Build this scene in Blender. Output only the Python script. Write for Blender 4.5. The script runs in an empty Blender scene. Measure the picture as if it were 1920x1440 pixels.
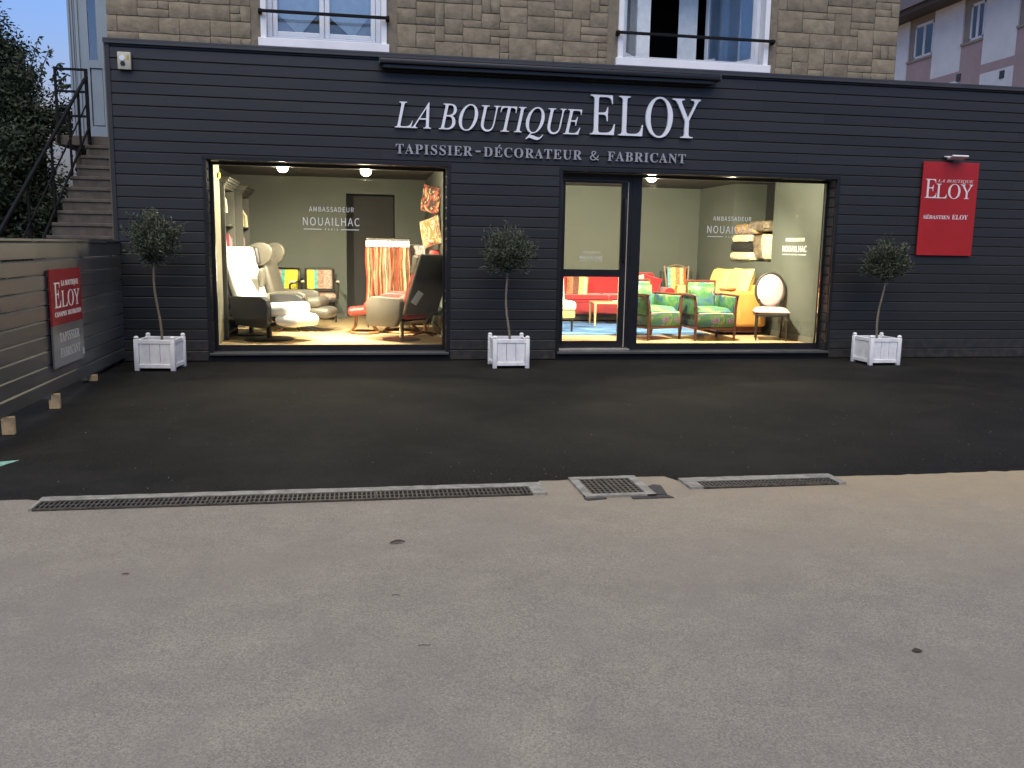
import bpy, bmesh, math, random, json
from mathutils import Vector, Matrix, noise
R = math.radians
random.seed(7)
SC = bpy.context.scene
COL = SC.collection

# ---------------------------------------------------------------- camera, sky, sun, exposure
cam_d = bpy.data.cameras.new("camera"); cam = bpy.data.objects.new("camera", cam_d); COL.objects.link(cam)
H0, D0, PITCH, ROLL, YAW, FPX = 1.5, 11.6377, 0.1533, 0.0171, 0.17574, 1663.04
cam_d.sensor_width = 36; cam_d.sensor_fit = 'HORIZONTAL'; cam_d.lens = FPX / 1920 * 36
cam_d.clip_start = 0.05; cam_d.clip_end = 500
_cy, _sy, _cp, _sp = math.cos(YAW), math.sin(YAW), math.cos(PITCH), math.sin(PITCH)
_fw = Vector((_sy * _cp, _cy * _cp, -_sp)); _rt = Vector((_cy, -_sy, 0)); _up = _rt.cross(_fw)
_cr, _sr = math.cos(ROLL), math.sin(ROLL)
_r2 = _rt * _cr + _up * _sr; _u2 = _up * _cr - _rt * _sr
cam.matrix_world = Matrix(((_r2.x, _u2.x, -_fw.x, 0), (_r2.y, _u2.y, -_fw.y, -D0), (_r2.z, _u2.z, -_fw.z, H0), (0, 0, 0, 1)))
SC.camera = cam

SUN_EL, SUN_ROT = -0.3, 195.0
SKY_STR, SUN_STR, EXPO = 0.15, 0.28, 3.6
w = bpy.data.worlds.new("World"); SC.world = w; w.use_nodes = True
nt = w.node_tree; nt.nodes.clear()
sky = nt.nodes.new('ShaderNodeTexSky'); sky.sky_type = 'NISHITA'; sky.sun_disc = False
sky.sun_elevation = R(SUN_EL); sky.sun_rotation = R(SUN_ROT); sky.air_density = 1; sky.dust_density = 0.1; sky.ozone_density = 3.4
bg = nt.nodes.new('ShaderNodeBackground'); bg.inputs[1].default_value = SKY_STR
wo = nt.nodes.new('ShaderNodeOutputWorld')
nt.links.new(sky.outputs[0], bg.inputs[0]); nt.links.new(bg.outputs[0], wo.inputs[0])
sd = bpy.data.lights.new("sun", 'SUN'); sd.energy = SUN_STR; sd.angle = R(70); sd.color = (1.0, 0.87, 0.66)
so = bpy.data.objects.new("sun", sd); COL.objects.link(so)
LAMP_EL = 62   # the afterglow is spread over the whole upper sky: shadows fall straight down and soft
_d = Vector((math.sin(R(SUN_ROT)) * math.cos(R(LAMP_EL)), math.cos(R(SUN_ROT)) * math.cos(R(LAMP_EL)), math.sin(R(LAMP_EL))))
so.rotation_euler = _d.to_track_quat('Z', 'Y').to_euler()
SC.view_settings.view_transform = 'Standard'; SC.view_settings.look = 'None'
SC.view_settings.exposure = EXPO; SC.view_settings.gamma = 1; SC.view_settings.use_curve_mapping = False
LAMP_K = 2.0 ** (-EXPO)

# ---------------------------------------------------------------- object helpers
def obj(name, mesh, parent=None, mat=None, loc=None, rot=None, scale=None, kind=None):
    if mat is not None and not mesh.materials: mesh.materials.append(mat)
    o = bpy.data.objects.new(name, mesh); COL.objects.link(o)
    if parent: o.parent = parent
    if loc is not None: o.location = loc
    if rot is not None: o.rotation_euler = rot
    if scale is not None: o.scale = scale
    if kind: o['kind'] = kind
    return o
def thing(name, label, cat, loc=(0, 0, 0), rz=0.0, group=None):
    o = bpy.data.objects.new(name, None); COL.objects.link(o); o.empty_display_size = 0.1
    o.location = loc; o.rotation_euler = (0, 0, rz); o['label'] = label; o['category'] = cat
    if group: o['group'] = group
    return o
def tag(o, label, cat, group=None):
    o['label'] = label; o['category'] = cat
    if group: o['group'] = group
    return o
class B:
    """collects shapes into one mesh"""
    def __init__(s): s.bm = bmesh.new()
    def _add(s, t, M):
        if M is not None: bmesh.ops.transform(t, matrix=M, verts=t.verts)
        me = bpy.data.meshes.new("tmp"); t.to_mesh(me); t.free(); s.bm.from_mesh(me); bpy.data.meshes.remove(me); return s
    def box(s, c, d, rot=(0, 0, 0), bev=0.0, seg=1):
        t = bmesh.new(); bmesh.ops.create_cube(t, size=1)
        bmesh.ops.scale(t, vec=Vector(d), verts=t.verts)
        if bev > 0:
            bev = min(bev, 0.49 * min(d)); bmesh.ops.bevel(t, geom=list(t.edges), offset=bev, segments=seg, profile=0.5, affect='EDGES')
        from mathutils import Euler
        return s._add(t, Matrix.Translation(Vector(c)) @ Euler(rot).to_matrix().to_4x4())
    def bx(s, x0, x1, y0, y1, z0, z1, bev=0.0, seg=1):
        return s.box(((x0 + x1) / 2, (y0 + y1) / 2, (z0 + z1) / 2), (x1 - x0, y1 - y0, z1 - z0), bev=bev, seg=seg)
    def cyl(s, c, r, h, r2=None, seg=20, rot=(0, 0, 0)):
        from mathutils import Euler
        t = bmesh.new(); bmesh.ops.create_cone(t, cap_ends=True, segments=seg, radius1=r, radius2=r if r2 is None else r2, depth=h)
        return s._add(t, Matrix.Translation(Vector(c)) @ Euler(rot).to_matrix().to_4x4())
    def ball(s, c, r, seg=12):
        t = bmesh.new(); bmesh.ops.create_uvsphere(t, u_segments=seg, v_segments=max(6, seg // 2), radius=1)
        rr = (r, r, r) if isinstance(r, (int, float)) else r
        return s._add(t, Matrix.Translation(Vector(c)) @ Matrix.Diagonal((*rr, 1)))
    def tube(s, pts, rad, seg=8):
        pts = [Vector(p) for p in pts]; n = len(pts)
        rads = rad if isinstance(rad, (list, tuple)) else [rad] * n
        t = bmesh.new(); rings = []; prev = None
        for i, p in enumerate(pts):
            d = (pts[min(i + 1, n - 1)] - pts[max(i - 1, 0)]).normalized()
            if prev is None: a = d.orthogonal().normalized()
            else:
                a = prev - d * prev.dot(d); a = a.normalized() if a.length > 1e-6 else d.orthogonal().normalized()
            prev = a; b = d.cross(a)
            rings.append([t.verts.new(p + (a * math.cos(k * 2 * math.pi / seg) + b * math.sin(k * 2 * math.pi / seg)) * rads[i]) for k in range(seg)])
        for i in range(n - 1):
            for k in range(seg):
                t.faces.new((rings[i][k], rings[i][(k + 1) % seg], rings[i + 1][(k + 1) % seg], rings[i + 1][k]))
        t.faces.new(rings[0][::-1]); t.faces.new(rings[-1])
        return s._add(t, None)
    def pillow(s, c, d, rot=(0, 0, 0), n=12, p=4.0, edge=0.12, sag=0.0):
        """soft cushion, thin at its seams: d = width, height(thickness), depth as x, z, y"""
        from mathutils import Euler
        t = bmesh.new(); W, T, D = d[0] / 2, d[2] / 2, d[1] / 2; g = {}
        for sd_ in (1, -1):
            for i in range(n + 1):
                for j in range(n + 1):
                    u = -1 + 2 * i / n; v = -1 + 2 * j / n
                    if sd_ == -1 and (i in (0, n) or j in (0, n)): g[(sd_, i, j)] = g[(1, i, j)]; continue
                    k = ((1 - abs(u) ** p) * (1 - abs(v) ** p)) ** 0.5
                    pin = 1 - 0.05 * (1 - abs(u * v)) * (abs(u) ** 6 + abs(v) ** 6) * 0.9
                    z = sd_ * T * (k * (1 - edge)) - sag * (1 - u * u) * (1 - v * v)
                    g[(sd_, i, j)] = t.verts.new((W * u * pin, D * v * pin, z))
            for i in range(n):
                for j in range(n):
                    q = [g[(sd_, i, j)], g[(sd_, i + 1, j)], g[(sd_, i + 1, j + 1)], g[(sd_, i, j + 1)]]
                    if sd_ == -1: q.reverse()
                    try: t.faces.new(q)
                    except ValueError: pass
        return s._add(t, Matrix.Translation(Vector(c)) @ Euler(rot).to_matrix().to_4x4())
    def poly(s, pts, depth):
        """pts: list of 3D points of a planar outline; depth: extrusion vector"""
        t = bmesh.new(); a = [t.verts.new(p) for p in pts]; f = t.faces.new(a)
        r = bmesh.ops.extrude_face_region(t, geom=[f]); vs = [v for v in r['geom'] if isinstance(v, bmesh.types.BMVert)]
        bmesh.ops.translate(t, vec=Vector(depth), verts=vs); bmesh.ops.recalc_face_normals(t, faces=t.faces)
        return s._add(t, None)
    def quad(s, pts):
        s.bm.faces.new([s.bm.verts.new(p) for p in pts]); return s
    def lathe(s, prof, c=(0, 0, 0), seg=24, sx=1, sy=1):
        t = bmesh.new(); rings = []
        for r, z in prof:
            rings.append([t.verts.new((r * sx * math.cos(k * 2 * math.pi / seg), r * sy * math.sin(k * 2 * math.pi / seg), z)) for k in range(seg)])
        for i in range(len(prof) - 1):
            for k in range(seg): t.faces.new((rings[i][k], rings[i][(k + 1) % seg], rings[i + 1][(k + 1) % seg], rings[i + 1][k]))
        t.faces.new(rings[0][::-1]); t.faces.new(rings[-1])
        return s._add(t, Matrix.Translation(Vector(c)))
    def mesh(s, name="mesh", smooth=True, ang=35):
        me = bpy.data.meshes.new(name); s.bm.to_mesh(me); s.bm.free()
        if smooth:
            me.polygons.foreach_set("use_smooth", [True] * len(me.polygons)); me.set_sharp_from_angle(angle=R(ang))
        return me
    def part(s, name, mat, parent=None, kind=None, smooth=True, **k):
        return obj(name, s.mesh(name, smooth), parent, mat, kind=kind, **k)

# ---------------------------------------------------------------- materials
def nodes(name):
    m = bpy.data.materials.new(name); m.use_nodes = True; n = m.node_tree.nodes; l = m.node_tree.links
    return m, n, l, n["Principled BSDF"]
def ramp(n, stops, interp='LINEAR'):
    r = n.new('ShaderNodeValToRGB'); e = r.color_ramp; e.interpolation = interp
    while len(e.elements) < len(stops): e.elements.new(0.5)
    for el, (p, c) in zip(e.elements, stops): el.position = p; el.color = (*c, 1)
    return r
def mat(name, col, rough=0.6, var=0.12, scale=6.0, bump=0.0, bscale=80.0, metal=0.0, spec=0.5, rnd=0.0, coat=0.0, sheen=0.0, stretch=None, coords='Object', col2=None, bdist=0.01, emit=None):
    m, n, l, p = nodes(name)
    p.inputs['Roughness'].default_value = rough; p.inputs['Metallic'].default_value = metal
    p.inputs['Specular IOR Level'].default_value = spec; p.inputs['Coat Weight'].default_value = coat; p.inputs['Sheen Weight'].default_value = sheen
    tc = n.new('ShaderNodeTexCoord'); mp = n.new('ShaderNodeMapping'); l.new(tc.outputs[coords], mp.inputs[0])
    oi = n.new('ShaderNodeObjectInfo')
    vm = n.new('ShaderNodeVectorMath'); vm.operation = 'SCALE'; vm.inputs[0].default_value = (13.1, 7.7, 5.3); l.new(oi.outputs['Random'], vm.inputs['Scale'])
    l.new(vm.outputs[0], mp.inputs['Location'])
    if stretch: mp.inputs['Scale'].default_value = stretch
    nz = n.new('ShaderNodeTexNoise'); nz.inputs['Scale'].default_value = scale; nz.inputs['Detail'].default_value = 6; nz.inputs['Roughness'].default_value = 0.62
    l.new(mp.outputs[0], nz.inputs['Vector'])
    lo = tuple(max(0, c * (1 - var * 1.6)) for c in col); hi = tuple(min(1, c * (1 + var * 1.6)) for c in (col2 or col))
    rp = ramp(n, [(0.28, lo), (0.72, hi)]); l.new(nz.outputs[0], rp.inputs[0])
    out = rp.outputs[0]
    if rnd > 0:
        hs = n.new('ShaderNodeHueSaturation'); ma = n.new('ShaderNodeMapRange'); ma.inputs['To Min'].default_value = 1 - rnd; ma.inputs['To Max'].default_value = 1 + rnd
        l.new(oi.outputs['Random'], ma.inputs[0]); l.new(ma.outputs[0], hs.inputs['Value']); l.new(out, hs.inputs['Color']); out = hs.outputs[0]
    l.new(out, p.inputs['Base Color'])
    mr = n.new('ShaderNodeMapRange'); mr.inputs['To Min'].default_value = max(0, rough - 0.07); mr.inputs['To Max'].default_value = min(1, rough + 0.07)
    l.new(nz.outputs[0], mr.inputs[0]); l.new(mr.outputs[0], p.inputs['Roughness'])
    if bump > 0:
        nb = n.new('ShaderNodeTexNoise'); nb.inputs['Scale'].default_value = bscale; nb.inputs['Detail'].default_value = 5; l.new(mp.outputs[0], nb.inputs['Vector'])
        bp = n.new('ShaderNodeBump'); bp.inputs['Strength'].default_value = bump; bp.inputs['Distance'].default_value = bdist
        l.new(nb.outputs[0], bp.inputs['Height']); l.new(bp.outputs[0], p.inputs['Normal'])
    return m
M = {}
M['clad'] = mat('anthracite_cladding', (0.0225, 0.0232, 0.0262), 0.48, 0.10, 3, 0.12, 220, rnd=0.10, stretch=(0.35, 1, 1), bdist=0.004)
def dust(m):   # dried splash dirt kicked up from the ground onto the lowest boards
    n, l = m.node_tree.nodes, m.node_tree.links; p = n['Principled BSDF']; src = p.inputs['Base Color'].links[0].from_socket
    g = n.new('ShaderNodeNewGeometry'); sx = n.new('ShaderNodeSeparateXYZ'); l.new(g.outputs['Position'], sx.inputs[0])
    mr = n.new('ShaderNodeMapRange'); mr.inputs['From Min'].default_value = 0.45; mr.inputs['From Max'].default_value = 0.0; l.new(sx.outputs['Z'], mr.inputs[0])
    nz = n.new('ShaderNodeTexNoise'); nz.inputs['Scale'].default_value = 9; nz.inputs['Detail'].default_value = 7; nz.inputs['Roughness'].default_value = 0.75; l.new(g.outputs['Position'], nz.inputs['Vector'])
    rp = ramp(n, [(0.42, (0, 0, 0)), (0.68, (1, 1, 1))]); l.new(nz.outputs[0], rp.inputs[0])
    mu = n.new('ShaderNodeMath'); mu.operation = 'MULTIPLY'; l.new(mr.outputs[0], mu.inputs[0]); l.new(rp.outputs[0], mu.inputs[1])
    mx = n.new('ShaderNodeMix'); mx.data_type = 'RGBA'; l.new(mu.outputs[0], mx.inputs[0]); l.new(src, mx.inputs[6]); mx.inputs[7].default_value = (0.075, 0.065, 0.052, 1); l.new(mx.outputs[2], p.inputs['Base Color'])
dust(M['clad'])
M['fence'] = mat('dark_grey_board_paint', (0.080, 0.082, 0.080), 0.44, 0.12, 3, 0.12, 160, rnd=0.10, stretch=(1, 0.35, 1), bdist=0.004)
M['dark'] = mat('black_aluminium', (0.012, 0.012, 0.014), 0.38, 0.1, 5)
M['darkgrey'] = mat('grey_aluminium', (0.07, 0.072, 0.075), 0.42, 0.1, 5)
M['flash'] = mat('zinc_flashing', (0.042, 0.044, 0.050), 0.5, 0.12, 4)
M['stone'] = mat('sandstone', (0.215, 0.180, 0.125), 0.92, 0.14, 7, 0.8, 22, rnd=0.10, bdist=0.010, col2=(0.262, 0.220, 0.155))
M['mortar'] = mat('mortar', (0.215, 0.182, 0.135), 0.95, 0.15, 14, 0.4, 60)
M['render'] = mat('tan_render', (0.13, 0.10, 0.072), 0.92, 0.12, 3, 0.3, 60)
M['white'] = mat('white_paint', (0.86, 0.87, 0.90), 0.5, 0.04, 3)
M['pvc'] = mat('white_pvc', (0.74, 0.78, 0.84), 0.35, 0.03, 3)
M['planter'] = mat('white_planter_paint', (0.88, 0.89, 0.92), 0.5, 0.09, 9, 0.08, 60)
M['soil'] = mat('soil', (0.03, 0.02, 0.013), 0.95, 0.3, 20, 0.6, 40)
M['bark'] = mat('olive_bark', (0.20, 0.165, 0.12), 0.9, 0.2, 14, 0.5, 60, stretch=(1, 1, 0.3))
M['bark2'] = mat('dark_bark', (0.05, 0.04, 0.03), 0.9, 0.2, 10, 0.5, 40)
M['iron'] = mat('black_iron', (0.006, 0.006, 0.007), 0.65, 0.1, 8, spec=0.2)
M['concrete'] = mat('concrete', (0.25, 0.245, 0.215), 0.9, 0.26, 14, 0.3, 90)
M['concstep'] = mat('old_concrete_step', (0.115, 0.10, 0.085), 0.9, 0.2, 7, 0.3, 60, rnd=0.06)
M['castiron'] = mat('weathered_grating_steel', (0.050, 0.050, 0.047), 0.65, 0.3, 25, metal=0.2, col2=(0.085, 0.075, 0.060))
M['void'] = mat('drain_pit_shade', (0.006, 0.006, 0.005), 0.95)
M['sealant'] = mat('tar_patch', (0.045, 0.042, 0.042), 0.85, 0.25, 30, 0.4, 90)
M['block'] = mat('raw_timber', (0.50, 0.36, 0.20), 0.8, 0.12, 12)
M['mint'] = mat('mint_green_paint', (0.20, 0.42, 0.34), 0.75, 0.16, 30)
M['intwall'] = mat('grey_green_wall_paint', (0.078, 0.089, 0.074), 0.75, 0.05, 2, 0.1, 120)
M['intdark'] = mat('deep_grey_wall_shade', (0.020, 0.020, 0.018), 0.7, 0.08, 2)
M['cream'] = mat('cream_wall_paint', (0.20, 0.195, 0.15), 0.7, 0.05, 3)
M['ceil'] = mat('dark_ceiling_paint', (0.035, 0.036, 0.032), 0.7, 0.06, 2)
M['cabinet'] = mat('grey_cabinet_paint', (0.045, 0.046, 0.038), 0.5, 0.08, 4)
M['skirt'] = mat('grey_skirting_paint', (0.12, 0.122, 0.10), 0.5, 0.05, 4)
M['letter'] = mat('brushed_letter_face', (0.86, 0.88, 0.93), 0.45, 0.04, 5)
M['letter2'] = mat('dull_aluminium_letter', (0.42, 0.42, 0.44), 0.42, 0.05, 5, metal=0.3)
M['print'] = mat('white_print', (0.80, 0.76, 0.76), 0.5, 0.02, 5)
M['print2'] = mat('pale_print', (0.60, 0.60, 0.56), 0.5, 0.02, 5)
M['vinyl'] = mat('white_vinyl', (0.85, 0.85, 0.80), 0.5, 0.02, 5)
M['wing'] = mat('blue_grey_pvc', (0.25, 0.31, 0.37), 0.5, 0.04, 3)
def blotch(name, cols, scale=6.0):
    m, n, l, p = nodes(name); tc = n.new('ShaderNodeTexCoord'); nz = n.new('ShaderNodeTexNoise'); nz.inputs['Scale'].default_value = scale; nz.inputs['Detail'].default_value = 3; nz.inputs['Distortion'].default_value = 1.6
    l.new(tc.outputs['Object'], nz.inputs['Vector']); k = len(cols); r = ramp(n, [(0.32 + 0.36 * i / k, c) for i, c in enumerate(cols)], 'CONSTANT'); l.new(nz.outputs[0], r.inputs[0]); l.new(r.outputs[0], p.inputs['Base Color']); p.inputs['Roughness'].default_value = 0.8
    return m
M['redsign'] = mat('red_sign_enamel', (0.44, 0.016, 0.020), 0.38, 0.06, 2)
M['redsign2'] = mat('glossy_dark_red_sign', (0.30, 0.022, 0.030), 0.22, 0.06, 2)
M['greysign'] = mat('grey_sign_enamel', (0.15, 0.155, 0.15), 0.25, 0.05, 3)
M['alarm'] = mat('cream_plastic', (0.48, 0.46, 0.36), 0.5, 0.05, 5)
M['leafdry'] = mat('dry_leaf', (0.055, 0.032, 0.02), 0.85, 0.2, 30)
# furniture
M['leather_w'] = mat('white_leather', (0.80, 0.79, 0.74), 0.42, 0.04, 6, 0.12, 40)
M['leather_k'] = mat('black_leather', (0.010, 0.010, 0.011), 0.55, 0.15, 8, 0.15, 60)
M['leather_g'] = mat('grey_leather', (0.085, 0.08, 0.065), 0.42, 0.10, 6, 0.15, 40)
M['leather_t'] = mat('taupe_leather', (0.12, 0.105, 0.082), 0.5, 0.10, 6, 0.2, 50)
M['leather_r'] = mat('red_leather', (0.34, 0.035, 0.028), 0.42, 0.10, 6, 0.12, 50)
M['metal_k'] = mat('black_metal', (0.02, 0.018, 0.016), 0.35, 0.1, 6, metal=0.5)
M['chrome'] = mat('satin_steel', (0.55, 0.52, 0.46), 0.25, 0.05, 6, metal=1.0)
M['wood'] = mat('honey_wood', (0.24, 0.125, 0.05), 0.4, 0.15, 8, stretch=(1, 1, 6))
M['wood_l'] = mat('beech_wood', (0.55, 0.36, 0.17), 0.45, 0.12, 8, stretch=(1, 1, 6))
M['wood_d'] = mat('mahogany', (0.085, 0.028, 0.016), 0.32, 0.2, 8, stretch=(1, 1, 5))
M['wood_k'] = mat('black_lacquered_wood', (0.022, 0.018, 0.014), 0.4, 0.15, 8)
M['wood_g'] = mat('antique_grey_wood', (0.20, 0.16, 0.11), 0.5, 0.2, 10)
M['velvet_r'] = mat('red_velvet', (0.40, 0.010, 0.013), 0.8, 0.14, 5, 0.15, 90, sheen=0.4)
M['velvet_rd'] = mat('crimson_velvet', (0.24, 0.008, 0.012), 0.8, 0.14, 5, 0.15, 90, sheen=0.4)
M['mustard'] = mat('mustard_leather', (0.48, 0.25, 0.055), 0.5, 0.08, 5, 0.15, 40)
M['straw'] = mat('straw_fabric', (0.58, 0.43, 0.14), 0.8, 0.08, 6, 0.2, 120)
M['pinkw'] = mat('pale_pink_velvet', (0.52, 0.32, 0.30), 0.8, 0.08, 6, 0.15, 90, sheen=0.3)
M['creamf'] = mat('cream_fabric', (0.66, 0.60, 0.46), 0.85, 0.08, 8, 0.2, 120)
M['greyfab'] = mat('grey_fabric', (0.26, 0.26, 0.23), 0.85, 0.1, 8, 0.2, 120)
M['burg'] = mat('burgundy_velvet', (0.16, 0.018, 0.035), 0.8, 0.1, 6, sheen=0.3)
M['paper'] = mat('white_paper', (0.80, 0.80, 0.78), 0.7, 0.02, 5)
M['terra'] = mat('terracotta_lacquer', (0.42, 0.10, 0.035), 0.35, 0.12, 8)
M['fur_w'] = mat('cream_fleece', (0.62, 0.54, 0.36), 0.95, 0.22, 18, 1.0, 40, bdist=0.03)
M['fur_k'] = mat('black_fleece', (0.014, 0.013, 0.012), 0.95, 0.2, 18, 1.0, 40, bdist=0.03)
M['fur_t'] = mat('tan_fur', (0.36, 0.23, 0.10), 0.9, 0.35, 14, 1.0, 35, bdist=0.03)
M['fur_g'] = mat('grey_brown_fur', (0.17, 0.135, 0.09), 0.9, 0.45, 14, 1.0, 35, bdist=0.03)
M['yellow'] = mat('yellow_plastic', (0.42, 0.36, 0.06), 0.5, 0.05, 6)
M['rope_c'] = mat('cream_cord', (0.62, 0.56, 0.38), 0.85, 0.2, 40, 0.5, 90)
M['rope_r'] = mat('red_cord', (0.50, 0.05, 0.04), 0.85, 0.2, 40, 0.5, 90)
M['nwhite'] = mat('neighbour_white_render', (0.46, 0.50, 0.56), 0.9, 0.05, 2, 0.2, 60)
M['npink'] = mat('neighbour_pink_render', (0.26, 0.205, 0.225), 0.9, 0.06, 2, 0.2, 60)
M['ntaupe'] = mat('neighbour_taupe_render', (0.19, 0.175, 0.17), 0.9, 0.06, 2, 0.2, 60)
M['nsoffit'] = mat('brown_soffit', (0.045, 0.034, 0.032), 0.8, 0.1, 3)
M['curtain'] = mat('net_curtain', (0.85, 0.90, 0.92), 0.9, 0.06, 12)
M['curtain2'] = mat('sheer_lilac_curtain', (0.55, 0.53, 0.58), 0.9, 0.06, 12)
M['roomdark'] = mat('unlit_room', (0.012, 0.011, 0.011), 0.9)
M['brownwood'] = mat('brown_shutter_wood', (0.17, 0.10, 0.045), 0.7, 0.1, 8)

def glass_mat(name, tint=(1, 1, 1), refl=1.0, ior=1.5):
    m, n, l, p = nodes(name); n.remove(p); out = n['Material Output']
    tr = n.new('ShaderNodeBsdfTransparent'); tr.inputs[0].default_value = (*tint, 1)
    gl = n.new('ShaderNodeBsdfGlossy'); gl.inputs['Roughness'].default_value = 0.02; gl.inputs[0].default_value = (1, 1, 1, 1)
    fr = n.new('ShaderNodeFresnel'); fr.inputs['IOR'].default_value = ior
    mu = n.new('ShaderNodeMath'); mu.operation = 'MULTIPLY'; mu.inputs[1].default_value = refl; l.new(fr.outputs[0], mu.inputs[0])
    mx = n.new('ShaderNodeMixShader'); l.new(mu.outputs[0], mx.inputs[0]); l.new(tr.outputs[0], mx.inputs[1]); l.new(gl.outputs[0], mx.inputs[2]); l.new(mx.outputs[0], out.inputs[0])
    return m
M['glass'] = glass_mat('shop_glass', (0.93, 0.95, 0.93), 0.9, 1.38)
M['glass_up'] = glass_mat('window_glass', (0.92, 0.95, 0.97), 1.4)
M['glass_sky'] = glass_mat('sky_reflecting_glass', (0.85, 0.9, 0.95), 1.8)

def emis(name, col, s):
    m, n, l, p = nodes(name); p.inputs['Base Color'].default_value = (*col, 1)
    p.inputs['Emission Color'].default_value = (*col, 1); p.inputs['Emission Strength'].default_value = s * LAMP_K
    return m
M['bulb'] = emis('lit_bulb', (1.0, 0.90, 0.68), 60.0)

def leaf_mat(name, c1, c2, rough=0.5):
    m, n, l, p = nodes(name)
    g = n.new('ShaderNodeNewGeometry'); rp = ramp(n, [(0.0, c1), (0.6, tuple((a + b) / 2 for a, b in zip(c1, c2))), (1.0, c2)])
    l.new(g.outputs['Random Per Island'], rp.inputs[0]); l.new(rp.outputs[0], p.inputs['Base Color'])
    p.inputs['Roughness'].default_value = rough; p.inputs['Specular IOR Level'].default_value = 0.3
    return m
M['olive'] = leaf_mat('olive_leaf', (0.030, 0.042, 0.024), (0.12, 0.14, 0.09), 0.42)
M['added_house'] = mat('added_ochre_house_render', (0.20, 0.17, 0.13), 0.9, 0.08, 2, 0.2, 60)
M['hedge'] = leaf_mat('dark_tree_leaf', (0.010, 0.018, 0.008), (0.034, 0.050, 0.024), 0.6)

def asphalt(name, base, hi, speck, sand_glow=None, rough=0.85, big=0.35, worn=None, grain=130, gk=0.30):
    m, n, l, p = nodes(name)
    tc = n.new('ShaderNodeTexCoord')
    def nz(s, d=5, r=0.6):
        a = n.new('ShaderNodeTexNoise'); a.inputs['Scale'].default_value = s; a.inputs['Detail'].default_value = d; a.inputs['Roughness'].default_value = r
        l.new(tc.outputs['Object'], a.inputs['Vector']); return a.outputs[0]
    def mixc(f, a, b, t='MIX'):
        x = n.new('ShaderNodeMix'); x.data_type = 'RGBA'; x.blend_type = t
        if isinstance(f, float): x.inputs[0].default_value = f
        else: l.new(f, x.inputs[0])
        for s_, v in ((6, a), (7, b)):
            if isinstance(v, tuple): x.inputs[s_].default_value = (*v, 1)
            else: l.new(v, x.inputs[s_])
        return x.outputs[2]
    r1 = ramp(n, [(0.30, (0, 0, 0)), (0.70, (1, 1, 1))]); l.new(nz(big, 6, 0.62), r1.inputs[0])
    c = mixc(r1.outputs[0], base, hi)
    r2 = ramp(n, [(0.36, (1 - gk,) * 3), (0.64, (1 + gk,) * 3)]); l.new(nz(grain, 2, 0.9), r2.inputs[0])
    c = mixc(1.0, c, r2.outputs[0], 'MULTIPLY')
    r4 = ramp(n, [(0.30, (0.86, 0.86, 0.87)), (0.70, (1.12, 1.12, 1.10))]); l.new(nz(3.2, 6, 0.7), r4.inputs[0])
    c = mixc(1.0, c, r4.outputs[0], 'MULTIPLY')
    v = n.new('ShaderNodeTexVoronoi'); v.inputs['Scale'].default_value = 42; l.new(tc.outputs['Object'], v.inputs['Vector'])
    r3 = ramp(n, [(0.0, (1, 1, 1)), (0.085, (1, 1, 1)), (0.12, (0, 0, 0))]); l.new(v.outputs['Distance'], r3.inputs[0])
    wn = n.new('ShaderNodeSeparateColor'); l.new(v.outputs['Color'], wn.inputs[0])
    gt = n.new('ShaderNodeMath'); gt.operation = 'GREATER_THAN'; gt.inputs[1].default_value = 0.86; l.new(wn.outputs[0], gt.inputs[0])
    mm = n.new('ShaderNodeMath'); mm.operation = 'MULTIPLY'; l.new(r3.outputs[0], mm.inputs[0]); l.new(gt.outputs[0], mm.inputs[1])
    c = mixc(mm.outputs[0], c, speck)
    # hairline wander cracks and old damp stains
    if worn:
        rw = ramp(n, [(0.46, (0, 0, 0)), (0.62, (1, 1, 1))]); l.new(nz(1.1, 8, 0.72), rw.inputs[0])
        kk = n.new('ShaderNodeMath'); kk.operation = 'MULTIPLY'; kk.inputs[1].default_value = 0.6; l.new(rw.outputs[0], kk.inputs[0]); c = mixc(kk.outputs[0], c, worn)
    if sand_glow:  # warm streetlight pool and sandy tint painted into the colour, strongest at the right
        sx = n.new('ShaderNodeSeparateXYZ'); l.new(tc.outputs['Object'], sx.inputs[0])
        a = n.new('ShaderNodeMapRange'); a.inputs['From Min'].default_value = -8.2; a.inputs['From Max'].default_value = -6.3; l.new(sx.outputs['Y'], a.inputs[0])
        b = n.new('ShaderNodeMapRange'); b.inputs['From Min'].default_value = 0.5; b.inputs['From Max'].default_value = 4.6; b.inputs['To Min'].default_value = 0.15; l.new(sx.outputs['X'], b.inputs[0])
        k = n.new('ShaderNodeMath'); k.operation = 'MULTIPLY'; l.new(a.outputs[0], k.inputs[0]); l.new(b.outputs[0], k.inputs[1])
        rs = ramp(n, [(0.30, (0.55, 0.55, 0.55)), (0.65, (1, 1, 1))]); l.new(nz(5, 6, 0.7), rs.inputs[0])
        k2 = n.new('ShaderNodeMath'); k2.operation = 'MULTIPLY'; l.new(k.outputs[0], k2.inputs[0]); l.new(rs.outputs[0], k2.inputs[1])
        c = mixc(k2.outputs[0], c, sand_glow)
    l.new(c, p.inputs['Base Color']); p.inputs['Roughness'].default_value = rough; p.inputs['Specular IOR Level'].default_value = 0.18
    bp = n.new('ShaderNodeBump'); bp.inputs['Strength'].default_value = 0.55; bp.inputs['Distance'].default_value = 0.006
    l.new(nz(70, 4, 0.8), bp.inputs['Height']); l.new(bp.outputs[0], p.inputs['Normal'])
    return m
M['road'] = asphalt('old_pale_asphalt', (0.228, 0.212, 0.182), (0.266, 0.246, 0.208), (0.46, 0.43, 0.39), sand_glow=(0.37, 0.30, 0.19), worn=(0.218, 0.200, 0.174))
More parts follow.
